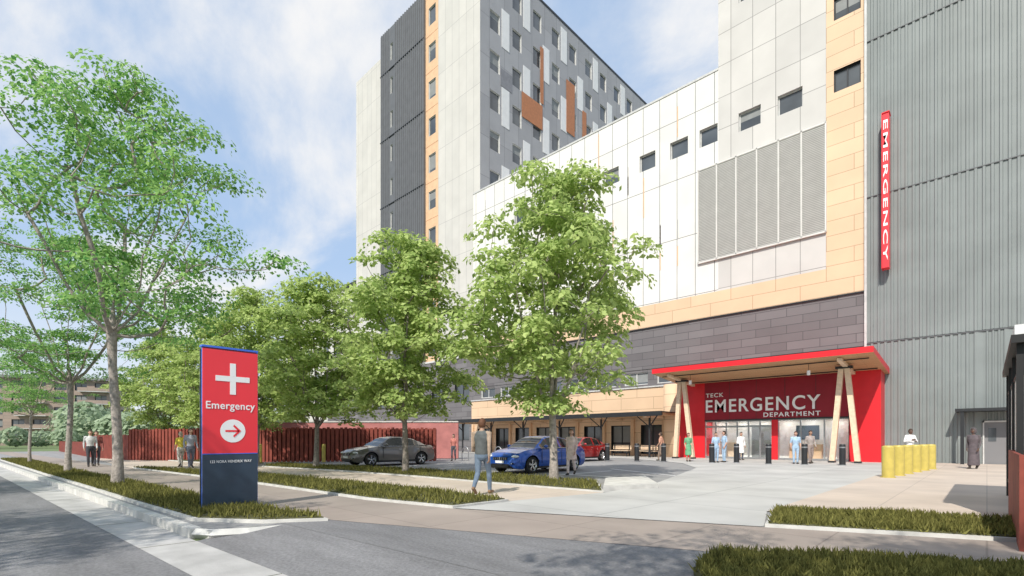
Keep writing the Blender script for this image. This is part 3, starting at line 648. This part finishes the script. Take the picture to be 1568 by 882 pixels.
def bench(x, y):
    mb = MB()
    for i in range(4): mb.box(x-.8, x+.8, y-.22+.12*i, y-.13+.12*i, .43, .47, 'timber')
    for i in range(3): mb.box(x-.8, x+.8, y+.26, y+.29, .55+.12*i, .64+.12*i, 'timber')
    for s in (-.65, .65): mb.box(x+s-.03, x+s+.03, y-.2, y-.14, .0, .43, 'dark_metal'); mb.box(x+s-.03, x+s+.03, y+.2, y+.25, 0, .9, 'dark_metal'); mb.box(x+s-.03, x+s+.03, y-.2, y+.25, .39, .43, 'dark_metal')
    mb.obj('park_bench')
for x in (-20.5, -18.3, -23): bench(x, 33.6)
def hoop(x, y):
    mb = MB(); P = [(x, y, 0), (x, y, .55)]+[(x+.3-.3*cos(a), y, .55+.3*sin(a)) for a in [pi*i/8 for i in range(1, 8)]]+[(x+.6, y, .55), (x+.6, y, 0)]
    mb.tube(P, [.028]*len(P), 'steel', 8); mb.obj('bike_rack')
for i in range(4): hoop(-23.6+.9*i*.6, 20.2+.9*i)
sh = empty('glass_shelter'); mb = MB()
mb.box(.3, 3.2, 10.6, 16.1, 2.86, 3.02, 'white_flat'); mb.box(.26, 3.2, 10.5, 16.2, 2.74, 2.86, 'black')
for y in (10.7, 12.5, 14.3, 16.0): mb.box(.32, .40, y-.04, y+.04, 0, 2.75, 'black')
mb.box(.34, .38, 10.7, 16.0, .35, .41, 'black'); mb.box(.34, .38, 10.7, 16.0, 2.3, 2.36, 'black'); mb.box(.355, .365, 10.74, 15.96, .41, 2.3, 'louvre'); mb.box(.4, 3.1, 15.9, 15.96, .1, 2.74, 'louvre'); mb.obj('structure', sh)
mb = MB(); mb.box(.27, .31, 8.2, 12.2, 0, 1.12, 'corten'); mb.box(.27, 3, 12.2, 12.24, 0, 1.12, 'corten'); mb.box(.31, 3, 8.24, 12.2, 0, 1.0, 'soil'); mb.obj('corten_planter')

# ------------------------------------------------------------------ distant apartment block
ab = empty('apartment_building'); mb = MB()
hs = [(-27+4*i, -24.6+4*i, 1.2+3.1*f, 3.2+3.1*f) for i in range(14) for f in range(5)]
wall(mb, 'apt', 'y', 0, -28, 28, 0, 16.2, hs, .3, mull=1)
wall(mb, 'apt', 'x', 28, 0, 16, 0, 16.2, [(1+3.6*i, 3.4+3.6*i, 1.2+3.1*f, 3.2+3.1*f) for i in range(4) for f in range(5)], .3)
mb.box(-28, 27.7, .5, 16, 0, 16.0, 'apt'); mb.box(-29, 29, -1, 17, 16.2, 16.8, 'tower_panel_mid'); mb.box(-20, -2, 3, 12, 16.8, 19, 'apt')
for f in range(5):
    for i in range(5): mb.box(-26+12*i, -20+12*i, -1.5, 0, .9+3.1*f, 1.05+3.1*f, 'frame_light'); mb.box(-26+12*i, -20+12*i, -1.5, -1.45, 1.05+3.1*f, 1.95+3.1*f, 'apt')
mb.obj('walls', ab); ab.location = (-172, -5, -.14); ab.rotation_euler[2] = radians(66)

# ------------------------------------------------------------------ cars
def lerp_tab(t, x):
    if x <= t[0][0]: return t[0][1]
    for (a, b), (c, d) in zip(t, t[1:]):
        if x <= c: f = (x-a)/(c-a); f = f*f*(3-2*f)*.5+f*.5; return b+(d-b)*f
    return t[-1][1]
def make_car(name, paintc, u, v, heading, L=4.6):
    P = mat(name+'_paint', paintc, .28, .35, .03, 2, spec=.6, coat=.8); root = empty(name)
    hl = L/2; xf = hl-.88; xr = -hl+.98; RA = .385
    top = [(-hl, .62), (-hl+.06, .90), (-hl+.3, 1.0), (-1.3, 1.02), (0, .96), (.95, .97), (1.5, .90), (hl-.25, .78), (hl-.08, .66), (hl, .52)]
    bot = [(-hl, .42), (-hl+.1, .27), (-hl+.4, .2), (hl-.4, .18), (hl-.1, .22), (hl, .34)]
    wid = [(-hl, .66), (-hl+.12, .80), (-hl+.6, .89), (0, .91), (hl-.8, .89), (hl-.3, .80), (hl-.1, .69), (hl, .55)]
    n = 92; mb = MB(); rows = []
    for i in range(n+1):
        x = -hl+L*i/n; w = lerp_tab(wid, x); zt = lerp_tab(top, x); zb = lerp_tab(bot, x)
        for xw in (xf, xr):
            if abs(x-xw) < RA: zb = max(zb, .32+sqrt(RA*RA-(x-xw)**2))
        zs = zt-.09
        zb = min(zb, zs-.03); fl_ = .012 if min(abs(x-xf), abs(x-xr)) < RA+.06 else 0
        half = [(w*.93 if zb < .4 else w+fl_, zb), (w+fl_, zb+.25*(zs-zb)), (w+fl_, zb+.6*(zs-zb)), (w*.985, zb+.82*(zs-zb)), (w*.955, zs), (w*.87, zt), (w*.45, zt+.022), (0, zt+.03)]
        rows.append([(x, y, z) for y, z in half]+[(x, -y, z) for y, z in half[::-1][1:]])
    k = len(rows[0]); vs = [p for r in rows for p in r]; fs = []
    for i in range(n):
        for j in range(k-1): a = i*k+j; fs.append((a, a+1, a+1+k, a+k))
    mb.add(vs, [f[::-1] for f in fs], P, True)
    mb.add(vs, [(i*k, (i+1)*k, (i+1)*k+k-1, i*k+k-1) for i in range(n)], 'black')
    mb.add(vs, [tuple(range(k)), tuple(n*k+j for j in range(k))[::-1]], P)
    rt = [(-1.80, 1.0), (-1.35, 1.20), (-.95, 1.35), (-.5, 1.425), (-.1, 1.44), (.2, 1.42), (.42, 1.36), (.75, 1.17), (1.08, .975)]
    m = 48; vs = []; kk = 7
    for i in range(m+1):
        x = -1.80+2.88*i/m; zr = lerp_tab(rt, x); zt = lerp_tab(top, x)-.015; f = max(0, min(1, (zr-zt)/.45)); yt = .80-.19*f
        h = [(.845, zt), (yt, max(zt, zr-.045)), (yt*.88, zr-.008), (0, zr+.015)]
        vs += [(x, y, z) for y, z in h]+[(x, -y, z) for y, z in h[::-1][1:]]
    for i in range(m):
        x = -1.80+2.88*(i+.5)/m
        for j in range(kk-1):
            a = i*kk+j; g = P
            if j in (0, 5): g = 'carglass' if (-1.22 < x < .86 and not -.40 < x < -.30 and not -1.02 < x < -.97) else P
            elif j in (2, 3): g = 'carglass' if (x > .30 or -1.62 < x < -.92) else P
            mb.add([vs[a], vs[a+1], vs[a+1+kk], vs[a+kk]], [(3, 2, 1, 0)], g, True)
    for s in (-1, 1):
        mb.box(-.02-.35, .0-.35, *sorted((s*.9115, s*.9135)), .36, .9, 'black'); mb.box(.84, .855, *sorted((s*.9, s*.912)), .40, .88, 'black'); mb.box(-1.30, -1.285, *sorted((s*.9, s*.915)), .62, .9, 'black')
        for hx in (-.55, .48)[::-1]: mb.box(hx-.9+.25, hx-.73+.25, *sorted((s*.905, s*.935)), .80, .825, 'chrome')
        mb.box(-1.25, .88, *sorted((s*.845, s*.858)), .955, .975, 'chrome')
        mb.ell((.72, s*.99, 1.03), (.07, .10, .065), P, 10, 8); mb.box(.66, .76, *sorted((s*.84, s*.93)), .985, 1.01, 'black')
        mb.box(-1.05, 1.05, *sorted((s*.86, s*.9)), .19, .27, 'black')
        mb.ell((hl-.20, s*.62, .655), (.16, .15, .062), 'lamp', 12, 8); mb.ell((hl-.09, s*.58, .40), (.07, .09, .05), 'black', 10, 6); mb.ell((hl-.055, s*.57, .40), (.05, .045, .035), 'lamp', 10, 6)
        mb.ell((-hl+.12, s*.64, .83), (.12, .17, .075), 'tail', 10, 8)
    mb.box(hl-.06, hl+.012, -.36, .36, .52, .63, 'black'); mb.box(hl-.02, hl+.02, -.02, .02, .52, .64, 'chrome')
    for i in range(7): y = -.33+.11*i; mb.box(hl+.012, hl+.018, y-.006, y+.006, .53, .62, 'chrome')
    mb.box(hl-.08, hl+.006, -.46, .46, .26, .38, 'black'); mb.box(hl+.005, hl+.022, -.22, .22, .41, .50, 'white_sign')
    mb.box(-hl-.015, -hl+.02, -.24, .24, .55, .66, 'white_sign'); mb.box(-hl-.02, -hl+.2, -.6, .6, .3, .4, 'black')
    mb.obj('body', root, sharp=38)
    wb = MB()
    for xw in (xf, xr):
        for s in (-1, 1):
            yo = s*.895; yi = s*.69; nn = 28; prof = [(yi, .19), (yi, .29), (yi+s*.03, .325), (yo-s*.03, .325), (yo, .30), (yo-s*.005, .225), (yo-s*.02, .215), (yo-s*.05, .20), (yo-s*.06, .0)]
            vs = []
            for y, r in prof:
                for q in range(nn): t = 2*pi*q/nn; vs.append((xw+cos(t)*max(r, .001), y, .325+sin(t)*max(r, .001)))
            for i in range(len(prof)-1):
                mt = 'rubber' if i < 5 else ('chrome' if i < 7 else 'black')
                wb.add(vs, [(i*nn+q, i*nn+(q+1) % nn, (i+1)*nn+(q+1) % nn, (i+1)*nn+q) for q in range(nn)], mt, True)
            for q in range(5):
                t = 2*pi*q/5+.3
                for dt in (-.13, .13): wb.beam((xw, yo-s*.03, .325), (xw+cos(t+dt)*.212, yo-s*.022, .325+sin(t+dt)*.212), .03, .022, 'chrome', up=(0, 1, 0))
            wb.ell((xw, yo-s*.03, .325), (.04, .02, .04), 'chrome', 10, 6)
    wb.box(xr-.1, xr+.1, -.7, .7, .25, .5, 'black'); wb.box(xf-.1, xf+.1, -.7, .7, .25, .5, 'black')
    wb.obj('wheels', root)
    root.location = (u, v, .006); root.rotation_euler[2] = heading
    return root
make_car('blue_car', (.012, .085, .42), -13.3, 15.5, radians(-90), 4.5)
make_car('grey_car', (.17, .15, .14), -22.2, 14.1, radians(-92), 4.7)
make_car('red_car', (.40, .012, .015), -17.9, 24.6, radians(-90), 4.4)

# ------------------------------------------------------------------ people
def skin(n, c): return mat(n, c, .55, 0, .06, 8)
SK = [skin('skin_light', (.55, .33, .24)), skin('skin_tan', (.38, .22, .15)), skin('skin_dark', (.12, .065, .045))]
CM = {}
def cloth(c, r=.85):
    k = tuple(round(x, 3) for x in c)
    if k not in CM: CM[k] = mat('cloth_%d' % len(CM), c, r, 0, .2, 9, .4, 30)
    return CM[k]
def person(name, x, y, face, height=1.75, shirt=(.5, .5, .5), pants=(.1, .1, .15), shoes=(.05, .04, .03), hair=(.05, .03, .02), sk=0, stride=0.0, sleeve='long', coat=None, coatlen=.55, arms=None, female=False, hairlen=0, vest=None, headturn=0.0, voxel=.016, sleeve_c=None, hood=False, skirt=None):
    S = SK[sk]; sh = cloth(shirt); pa = cloth(pants); so = cloth(shoes, .6); ha = cloth(hair, .7); slc = cloth(sleeve_c) if sleeve_c else sh
    k = .93 if female else 1.0; b = MB(); st = stride
    J = {}
    for s, n in ((-1, 'L'), (1, 'R')):
        f = st*s
        back = f < -.05
        J['hip'+n] = Vector((s*.088, 0, .93)); J['ank'+n] = Vector((s*.085, f, .09+(.10 if back else 0)))
        mid = (J['hip'+n]+J['ank'+n])/2; bend = .035+abs(f)*.22*(1.25 if back else .5); J['kn'+n] = Vector((s*.092, mid.y+bend, .51-(.02 if back else 0)))
        sw = -f*.75; J['sho'+n] = Vector((s*.185*k, -.01, 1.42)); J['elb'+n] = Vector((s*.225*k, sw*.45-.04, 1.13)); J['wri'+n] = Vector((s*.225*k, sw+.07, .895))
        if arms:
            for kk in ('elb', 'wri'):
                if kk+n in arms: J[kk+n] = Vector(arms[kk+n])
    drop = 0.012+abs(st)*.06
    for q in J:
        if not q.startswith('ank'): J[q].z -= drop if not q.startswith('kn') else drop*.4
    dz = -drop
    T = lambda z, yy=0: (0, yy, z+dz)
    b.tube([T(.86), T(.93), T(1.0)], [(.15, .115), (.165*(1.03 if female else 1), .122), (.152, .112)], pa, 20)
    b.tube([T(.98), T(1.06, .005), T(1.17, .01), T(1.30, .01), T(1.39, -.005), T(1.45, -.01)], [(.150, .112), (.138*k, .105), (.152*k, .112), (.175*k, .118), (.16*k, .098), (.085, .075)], sh, 20)
    b.tube([(0, -.01, 1.42+dz), (0, .005, 1.50+dz), (0, .012, 1.56+dz)], [.06, .054, .052], S, 14)
    for s, n in ((-1, 'L'), (1, 'R')):
        h, kn, an = J['hip'+n], J['kn'+n], J['ank'+n]
        b.tube([h, h.lerp(kn, .35), kn, kn.lerp(an, .3), an+Vector((0, 0, .0))], [.092, .084, .060, .060, .046], pa, 14)
        toe = an+Vector((s*.02, .155, -.055)); heel = an+Vector((0, -.045, -.05))
        if an.z > .12: toe = Vector((an.x+s*.01, an.y+.14, .035)); heel = an+Vector((0, -.05, -.03))
        b.tube([heel, an+Vector((0, .04, -.045)) if an.z < .12 else heel.lerp(toe, .5), toe], [(.038, .042), (.045, .045), (.04, .03)], so, 12, (0, 0, 1))
        so_, el, wr = J['sho'+n], J['elb'+n], J['wri'+n]
        b.tube([so_+Vector((-s*.05, 0, .0)), so_, so_.lerp(el, .5), el], [.055, .058*k, .049*k, .041*k], slc, 12)
        fore = S if sleeve == 'short' else slc
        b.tube([el, el.lerp(wr, .35), wr], [.041*k, .040*k, .029*k], fore, 12)
    if coat or skirt:
        c = cloth(coat or skirt); zb = .95-coatlen; fl_ = .05+abs(st)*.25
        b.tube([T(1.02), T(.9), T(.9-(.9-zb)*.5), T(zb)], [(.165, .13), (.18, .14), (.19, .15+fl_*.5), (.20, .15+fl_)], c, 24, cap=False)
        if coat: b.tube([T(1.0), T(1.1), T(1.3), T(1.40, -.005)], [(.165, .128), (.155*k, .12), (.19*k, .13), (.165*k, .105)], c, 20)
    if vest:
        c = cloth(vest); b.tube([T(.95), T(1.06), T(1.2, .005), T(1.32, .008), T(1.41, -.005)], [(.168, .128), (.158, .124), (.168, .128), (.188, .134), (.165, .11)], c, 20)
    src = b.obj('tmp'); md = src.modifiers.new('r', 'REMESH'); md.mode = 'VOXEL'; md.voxel_size = voxel; md.use_smooth_shade = True
    m2 = src.modifiers.new('s', 'SMOOTH'); m2.iterations = 3; m2.factor = .5
    dg = bpy.context.evaluated_depsgraph_get(); me = bpy.data.meshes.new_from_object(src.evaluated_get(dg))
    bvh = BVHTree.FromPolygons([Vector(v) for v in b.v], b.f); mats = b.mats[:]; fm = b.m[:]
    bpy.data.objects.remove(src)
    out = MB(); out.mats = mats
    vs = [v.co.copy() for v in me.vertices]
    for v in vs: v.z = max(v.z, .004)
    fs = [tuple(p.vertices) for p in me.polygons]; out.v = [tuple(v) for v in vs]; out.f = fs; out.sm = [True]*len(fs)
    for p in me.polygons:
        r = bvh.find_nearest(p.center); out.m.append(fm[r[2]] if r[2] is not None else 0)
    hc = Vector((0, .025, 1.635+dz)); rot = Matrix.Rotation(headturn, 3, 'Z')
    def shape(p):
        t = (-p.z)/.118
        if t > 0: p.x *= 1-.28*t*t; p.y = p.y*(1-.18*t*t)+.012*t
        if p.y > 0: p.y *= .92
        return p
    out.ell(hc, (.076, .097, .118), S, 20, 16, shape, rot)
    def H(p): return hc+rot @ Vector(p)
    out.tube([H((0, .082, .018)), H((0, .098, -.012)), H((0, .102, -.026))], [.008, .012, .013], S, 8)
    for s in (-1, 1):
        out.ell(H((s*.078, -.005, -.008)), (.012, .02, .031), S, 8, 8, None, rot)
        out.ell(H((s*.031, .079, .012)), (.0125, .008, .007), 'white_sign', 8, 6, None, rot); out.ell(H((s*.031, .086, .012)), (.006, .004, .006), 'black', 8, 6, None, rot)
        out.tube([H((s*.017, .088, .034)), H((s*.046, .076, .034))], [.0045, .0035], ha, 6)
    out.tube([H((-.024, .084, -.055)), H((0, .09, -.055)), H((.024, .084, -.055))], [.004, .006, .004], cloth((.35, .12, .10)), 6)
    hv = []; hf = []; nu, nv = 20, 14
    for i in range(nv+1):
        th = pi*.72*i/nv
        for j in range(nu):
            ph = 2*pi*j/nu; d = Vector((sin(th)*cos(ph), sin(th)*sin(ph), cos(th)))
            thm = th if d.y < .25 else min(th, pi*.33)
            d = Vector((sin(thm)*cos(ph), sin(thm)*sin(ph), cos(thm)))
            g = 1.0+.02*sin(ph*7+th*5); p = Vector((d.x*.087*g, d.y*.108*g-.004, d.z*.13*g)); hv.append(H(p))
    for i in range(nv):
        for j in range(nu): a = i*nu+j; bb = i*nu+(j+1) % nu; hf.append((a, a+nu, bb+nu, bb))
    out.add(hv, hf, ha, True)
    if hairlen: out.tube([H((0, -.05, .03)), H((0, -.085, -.08)), H((0, -.085, -.08-hairlen))], [(.075, .05), (.078, .045), (.06, .03)], ha, 12)
    if hood: out.ell(H((0, -.02, .0)), (.11, .12, .145), sh, 14, 12, lambda p: Vector((p.x, min(p.y, .075), p.z)), rot)
    for s, n in ((-1, 'L'), (1, 'R')):
        el, wr = J['elb'+n], J['wri'+n]; d = (wr-el).normalized(); inn = Vector((-s, 0, 0)); inn = (inn-d*inn.dot(d)).normalized(); side = d.cross(inn).normalized()
        if side.y < 0 and abs(side.y) > .05: side = -side
        if abs(side.y) <= .05 and side.z < 0: side = -side
        w = wr
        out.tube([w-d*.01, w+d*.03, w+d*.085], [(.024, .018), (.036, .017), (.040, .014)], S, 10, tuple(inn))
        for off, ln in ((.030, .070), (.010, .080), (-.010, .074), (-.029, .058)):
            p0 = w+d*.08+side*off; p1 = p0+d*ln*.45+inn*ln*.10; p2 = p1+d*ln*.32+inn*ln*.25; p3 = p2+d*ln*.16+inn*ln*.28
            out.tube([p0, p1, p2, p3], [.0095, .009, .008, .0065], S, 7)
        p0 = w+d*.025+side*.025; p1 = p0+d*.03+side*.022+inn*.01; p2 = p1+d*.033+side*.006+inn*.012; out.tube([p0, p1, p2], [.012, .0105, .008], S, 7)
    o = out.obj(name, None, (x, y, .02), face); sc = height/1.75; o.scale = (sc, sc, sc)
    return o
def heading(dx, dy): return atan2(dy, dx)-pi/2
toward = heading(.691, -.723); left = heading(-.723, -.691)
person('pedestrian', -8.55, 7.93, heading(-.42, .90), 1.80, shirt=(.36, .27, .20), sleeve_c=(.36, .27, .20), vest=(.10, .11, .11), pants=(.14, .19, .26), shoes=(.22, .13, .07), hair=(.11, .045, .02), sk=1, stride=.27, voxel=.012)
person('pedestrian', -10.87, 14.49, heading(.3, -.9), 1.68, shirt=(.72, .55, .50), pants=(.72, .60, .56), coat=(.74, .58, .53), coatlen=.35, hair=(.12, .06, .03), female=True, hairlen=.12, stride=.16)
person('pedestrian', -26.98, 6.04, heading(-1, -.1), 1.66, shirt=(.70, .56, .08), pants=(.55, .52, .48), hair=(.4, .33, .25), female=True, sleeve='short', stride=.15, hairlen=.05)
person('pedestrian', -25.6, 6.1, heading(1, .1), 1.80, shirt=(.35, .36, .42), pants=(.14, .15, .2), hair=(.07, .04, .03), stride=.12)
person('pedestrian', -30.5, 3.2, heading(1, 0), 1.75, shirt=(.6, .6, .6), pants=(.05, .05, .06), stride=.15)
person('pedestrian', -31.2, 3.5, heading(1, 0), 1.72, shirt=(.25, .08, .07), pants=(.08, .08, .1), stride=.2)
person('pedestrian', -23.2, 19.2, heading(.5, -.8), 1.62, shirt=(.5, .18, .15), pants=(.08, .08, .1), stride=.1, female=True)
person('pedestrian', -14.22, 27.88, heading(-.9, -.2), 1.74, shirt=(.62, .32, .22), pants=(.25, .18, .14), sleeve='short', sk=1, stride=.16)
person('pedestrian', -12.64, 28.17, heading(.7, -.7), 1.68, shirt=(.14, .36, .20), pants=(.4, .26, .2), skirt=(.14, .38, .21), coatlen=.55, female=True, hairlen=.15, sleeve='short')
scr = (.36, .50, .66)
person('nurse', -10.95, 27.95, toward, 1.70, shirt=scr, pants=scr, sleeve='short', female=True)
person('nurse', -10.75, 28.65, left, 1.78, shirt=scr, pants=scr, sleeve='short', arms={'elbR': (.25, .08, 1.12), 'wriR': (.12, .27, 1.2)})
person('doctor', -11.2, 32.6, toward, 1.76, shirt=(.75, .75, .76), pants=(.10, .11, .15), coat=(.78, .78, .78), coatlen=.5)
person('nurse', -7.3, 29.3, heading(.4, -.9), 1.72, shirt=scr, pants=scr, sleeve='short', hair=(.1, .05, .03))
person('pedestrian', -6.82, 30.2, heading(.7, -.7), 1.78, shirt=(.35, .30, .28), pants=(.28, .22, .2), sk=1, stride=.08)
person('doctor', -2.75, 31.5, toward, 1.82, shirt=(.78, .78, .78), pants=(.2, .2, .22), coat=(.8, .8, .8), coatlen=.3, sk=2, arms={'elbR': (.3, .02, 1.15), 'wriR': (.12, .22, 1.22), 'elbL': (-.3, .02, 1.15), 'wriL': (-.12, .22, 1.15)})
person('pedestrian', -.42, 29.6, heading(-.3, -.9), 1.80, shirt=(.10, .085, .09), pants=(.08, .07, .075), coat=(.11, .09, .10), coatlen=.78, hair=(.04, .03, .03), sk=2, hood=True, stride=.12)

# ------------------------------------------------------------------ light, sky, camera
elev = radians(43); az = Vector((.30, -.954))
sd = bpy.data.lights.new('sun', 'SUN'); sd.energy = 4.6; sd.angle = radians(.5); sd.color = (1, .94, .84)
so = bpy.data.objects.new('sun', sd); scene.collection.objects.link(so)
dirv = Vector((az.x*cos(elev), az.y*cos(elev), sin(elev))); so.rotation_euler = dirv.to_track_quat('Z', 'Y').to_euler()
w = bpy.data.worlds.new('World'); scene.world = w; w.use_nodes = True; nt = w.node_tree; nt.nodes.clear()
out = nt.nodes.new('ShaderNodeOutputWorld'); sky = nt.nodes.new('ShaderNodeTexSky'); sky.sky_type = 'NISHITA'; sky.sun_disc = False
sky.sun_elevation = elev; sky.sun_rotation = atan2(az.x, az.y); sky.air_density = 1.0; sky.dust_density = .3; sky.ozone_density = 2.0
b1 = nt.nodes.new('ShaderNodeBackground'); b1.inputs[1].default_value = .15; nt.links.new(sky.outputs[0], b1.inputs[0])
bh = nt.nodes.new('ShaderNodeBackground'); bh.inputs[0].default_value = (.48, .68, .98, 1); bh.inputs[1].default_value = 1.0
mh = nt.nodes.new('ShaderNodeMixShader'); mh.inputs[0].default_value = .68; nt.links.new(b1.outputs[0], mh.inputs[1]); nt.links.new(bh.outputs[0], mh.inputs[2])
b2 = nt.nodes.new('ShaderNodeBackground'); b2.inputs[0].default_value = (.99, .98, .97, 1); b2.inputs[1].default_value = .98
tc = nt.nodes.new('ShaderNodeTexCoord'); sp = nt.nodes.new('ShaderNodeSeparateXYZ'); nt.links.new(tc.outputs['Generated'], sp.inputs[0])
ad = nt.nodes.new('ShaderNodeMath'); ad.operation = 'ADD'; ad.inputs[1].default_value = .22; nt.links.new(sp.outputs[2], ad.inputs[0])
mxx = nt.nodes.new('ShaderNodeMath'); mxx.operation = 'MAXIMUM'; mxx.inputs[1].default_value = .05; nt.links.new(ad.outputs[0], mxx.inputs[0])
dv = []
for i in (0, 1):
    d = nt.nodes.new('ShaderNodeMath'); d.operation = 'DIVIDE'; nt.links.new(sp.outputs[i], d.inputs[0]); nt.links.new(mxx.outputs[0], d.inputs[1]); dv.append(d)
cb = nt.nodes.new('ShaderNodeCombineXYZ'); nt.links.new(dv[0].outputs[0], cb.inputs[0]); nt.links.new(dv[1].outputs[0], cb.inputs[1])
mp = nt.nodes.new('ShaderNodeMapping'); mp.inputs['Scale'].default_value = (.75, 1.25, 1); mp.inputs['Location'].default_value = (3.1, 1.3, 0); mp.inputs['Rotation'].default_value = (0, 0, .5)
nt.links.new(cb.outputs[0], mp.inputs['Vector'])
n1 = nt.nodes.new('ShaderNodeTexNoise'); n1.inputs['Scale'].default_value = 1.5; n1.inputs['Detail'].default_value = 9; n1.inputs['Roughness'].default_value = .58; n1.inputs['Distortion'].default_value = .3
nt.links.new(mp.outputs[0], n1.inputs['Vector'])
mr = nt.nodes.new('ShaderNodeMapRange'); mr.interpolation_type = 'SMOOTHSTEP'; mr.inputs[1].default_value = .42; mr.inputs[2].default_value = .66; mr.inputs[3].default_value = .08; mr.inputs[4].default_value = .95
nt.links.new(n1.outputs['Fac'], mr.inputs[0])
# pale haze towards the horizon
hz = nt.nodes.new('ShaderNodeMapRange'); hz.inputs[1].default_value = 0; hz.inputs[2].default_value = .4; hz.inputs[3].default_value = .65; hz.inputs[4].default_value = 0; hz.interpolation_type = 'SMOOTHSTEP'
nt.links.new(sp.outputs[2], hz.inputs[0])
mxm = nt.nodes.new('ShaderNodeMath'); mxm.operation = 'MAXIMUM'; nt.links.new(mr.outputs[0], mxm.inputs[0]); nt.links.new(hz.outputs[0], mxm.inputs[1])
ms_ = nt.nodes.new('ShaderNodeMixShader'); nt.links.new(mxm.outputs[0], ms_.inputs[0]); nt.links.new(mh.outputs[0], ms_.inputs[1]); nt.links.new(b2.outputs[0], ms_.inputs[2]); nt.links.new(ms_.outputs[0], out.inputs[0])
cd = bpy.data.cameras.new('camera'); cam = bpy.data.objects.new('camera', cd); scene.collection.objects.link(cam)
cam.location = (0, 0, 1.3); cam.rotation_euler = (radians(90), 0, radians(43.7)); cd.sensor_width = 36; cd.lens = 36*761/1568; cd.shift_y = .148; cd.clip_end = 4000
scene.camera = cam
scene.view_settings.view_transform = 'Standard'; scene.view_settings.look = 'None'; scene.view_settings.exposure = 0
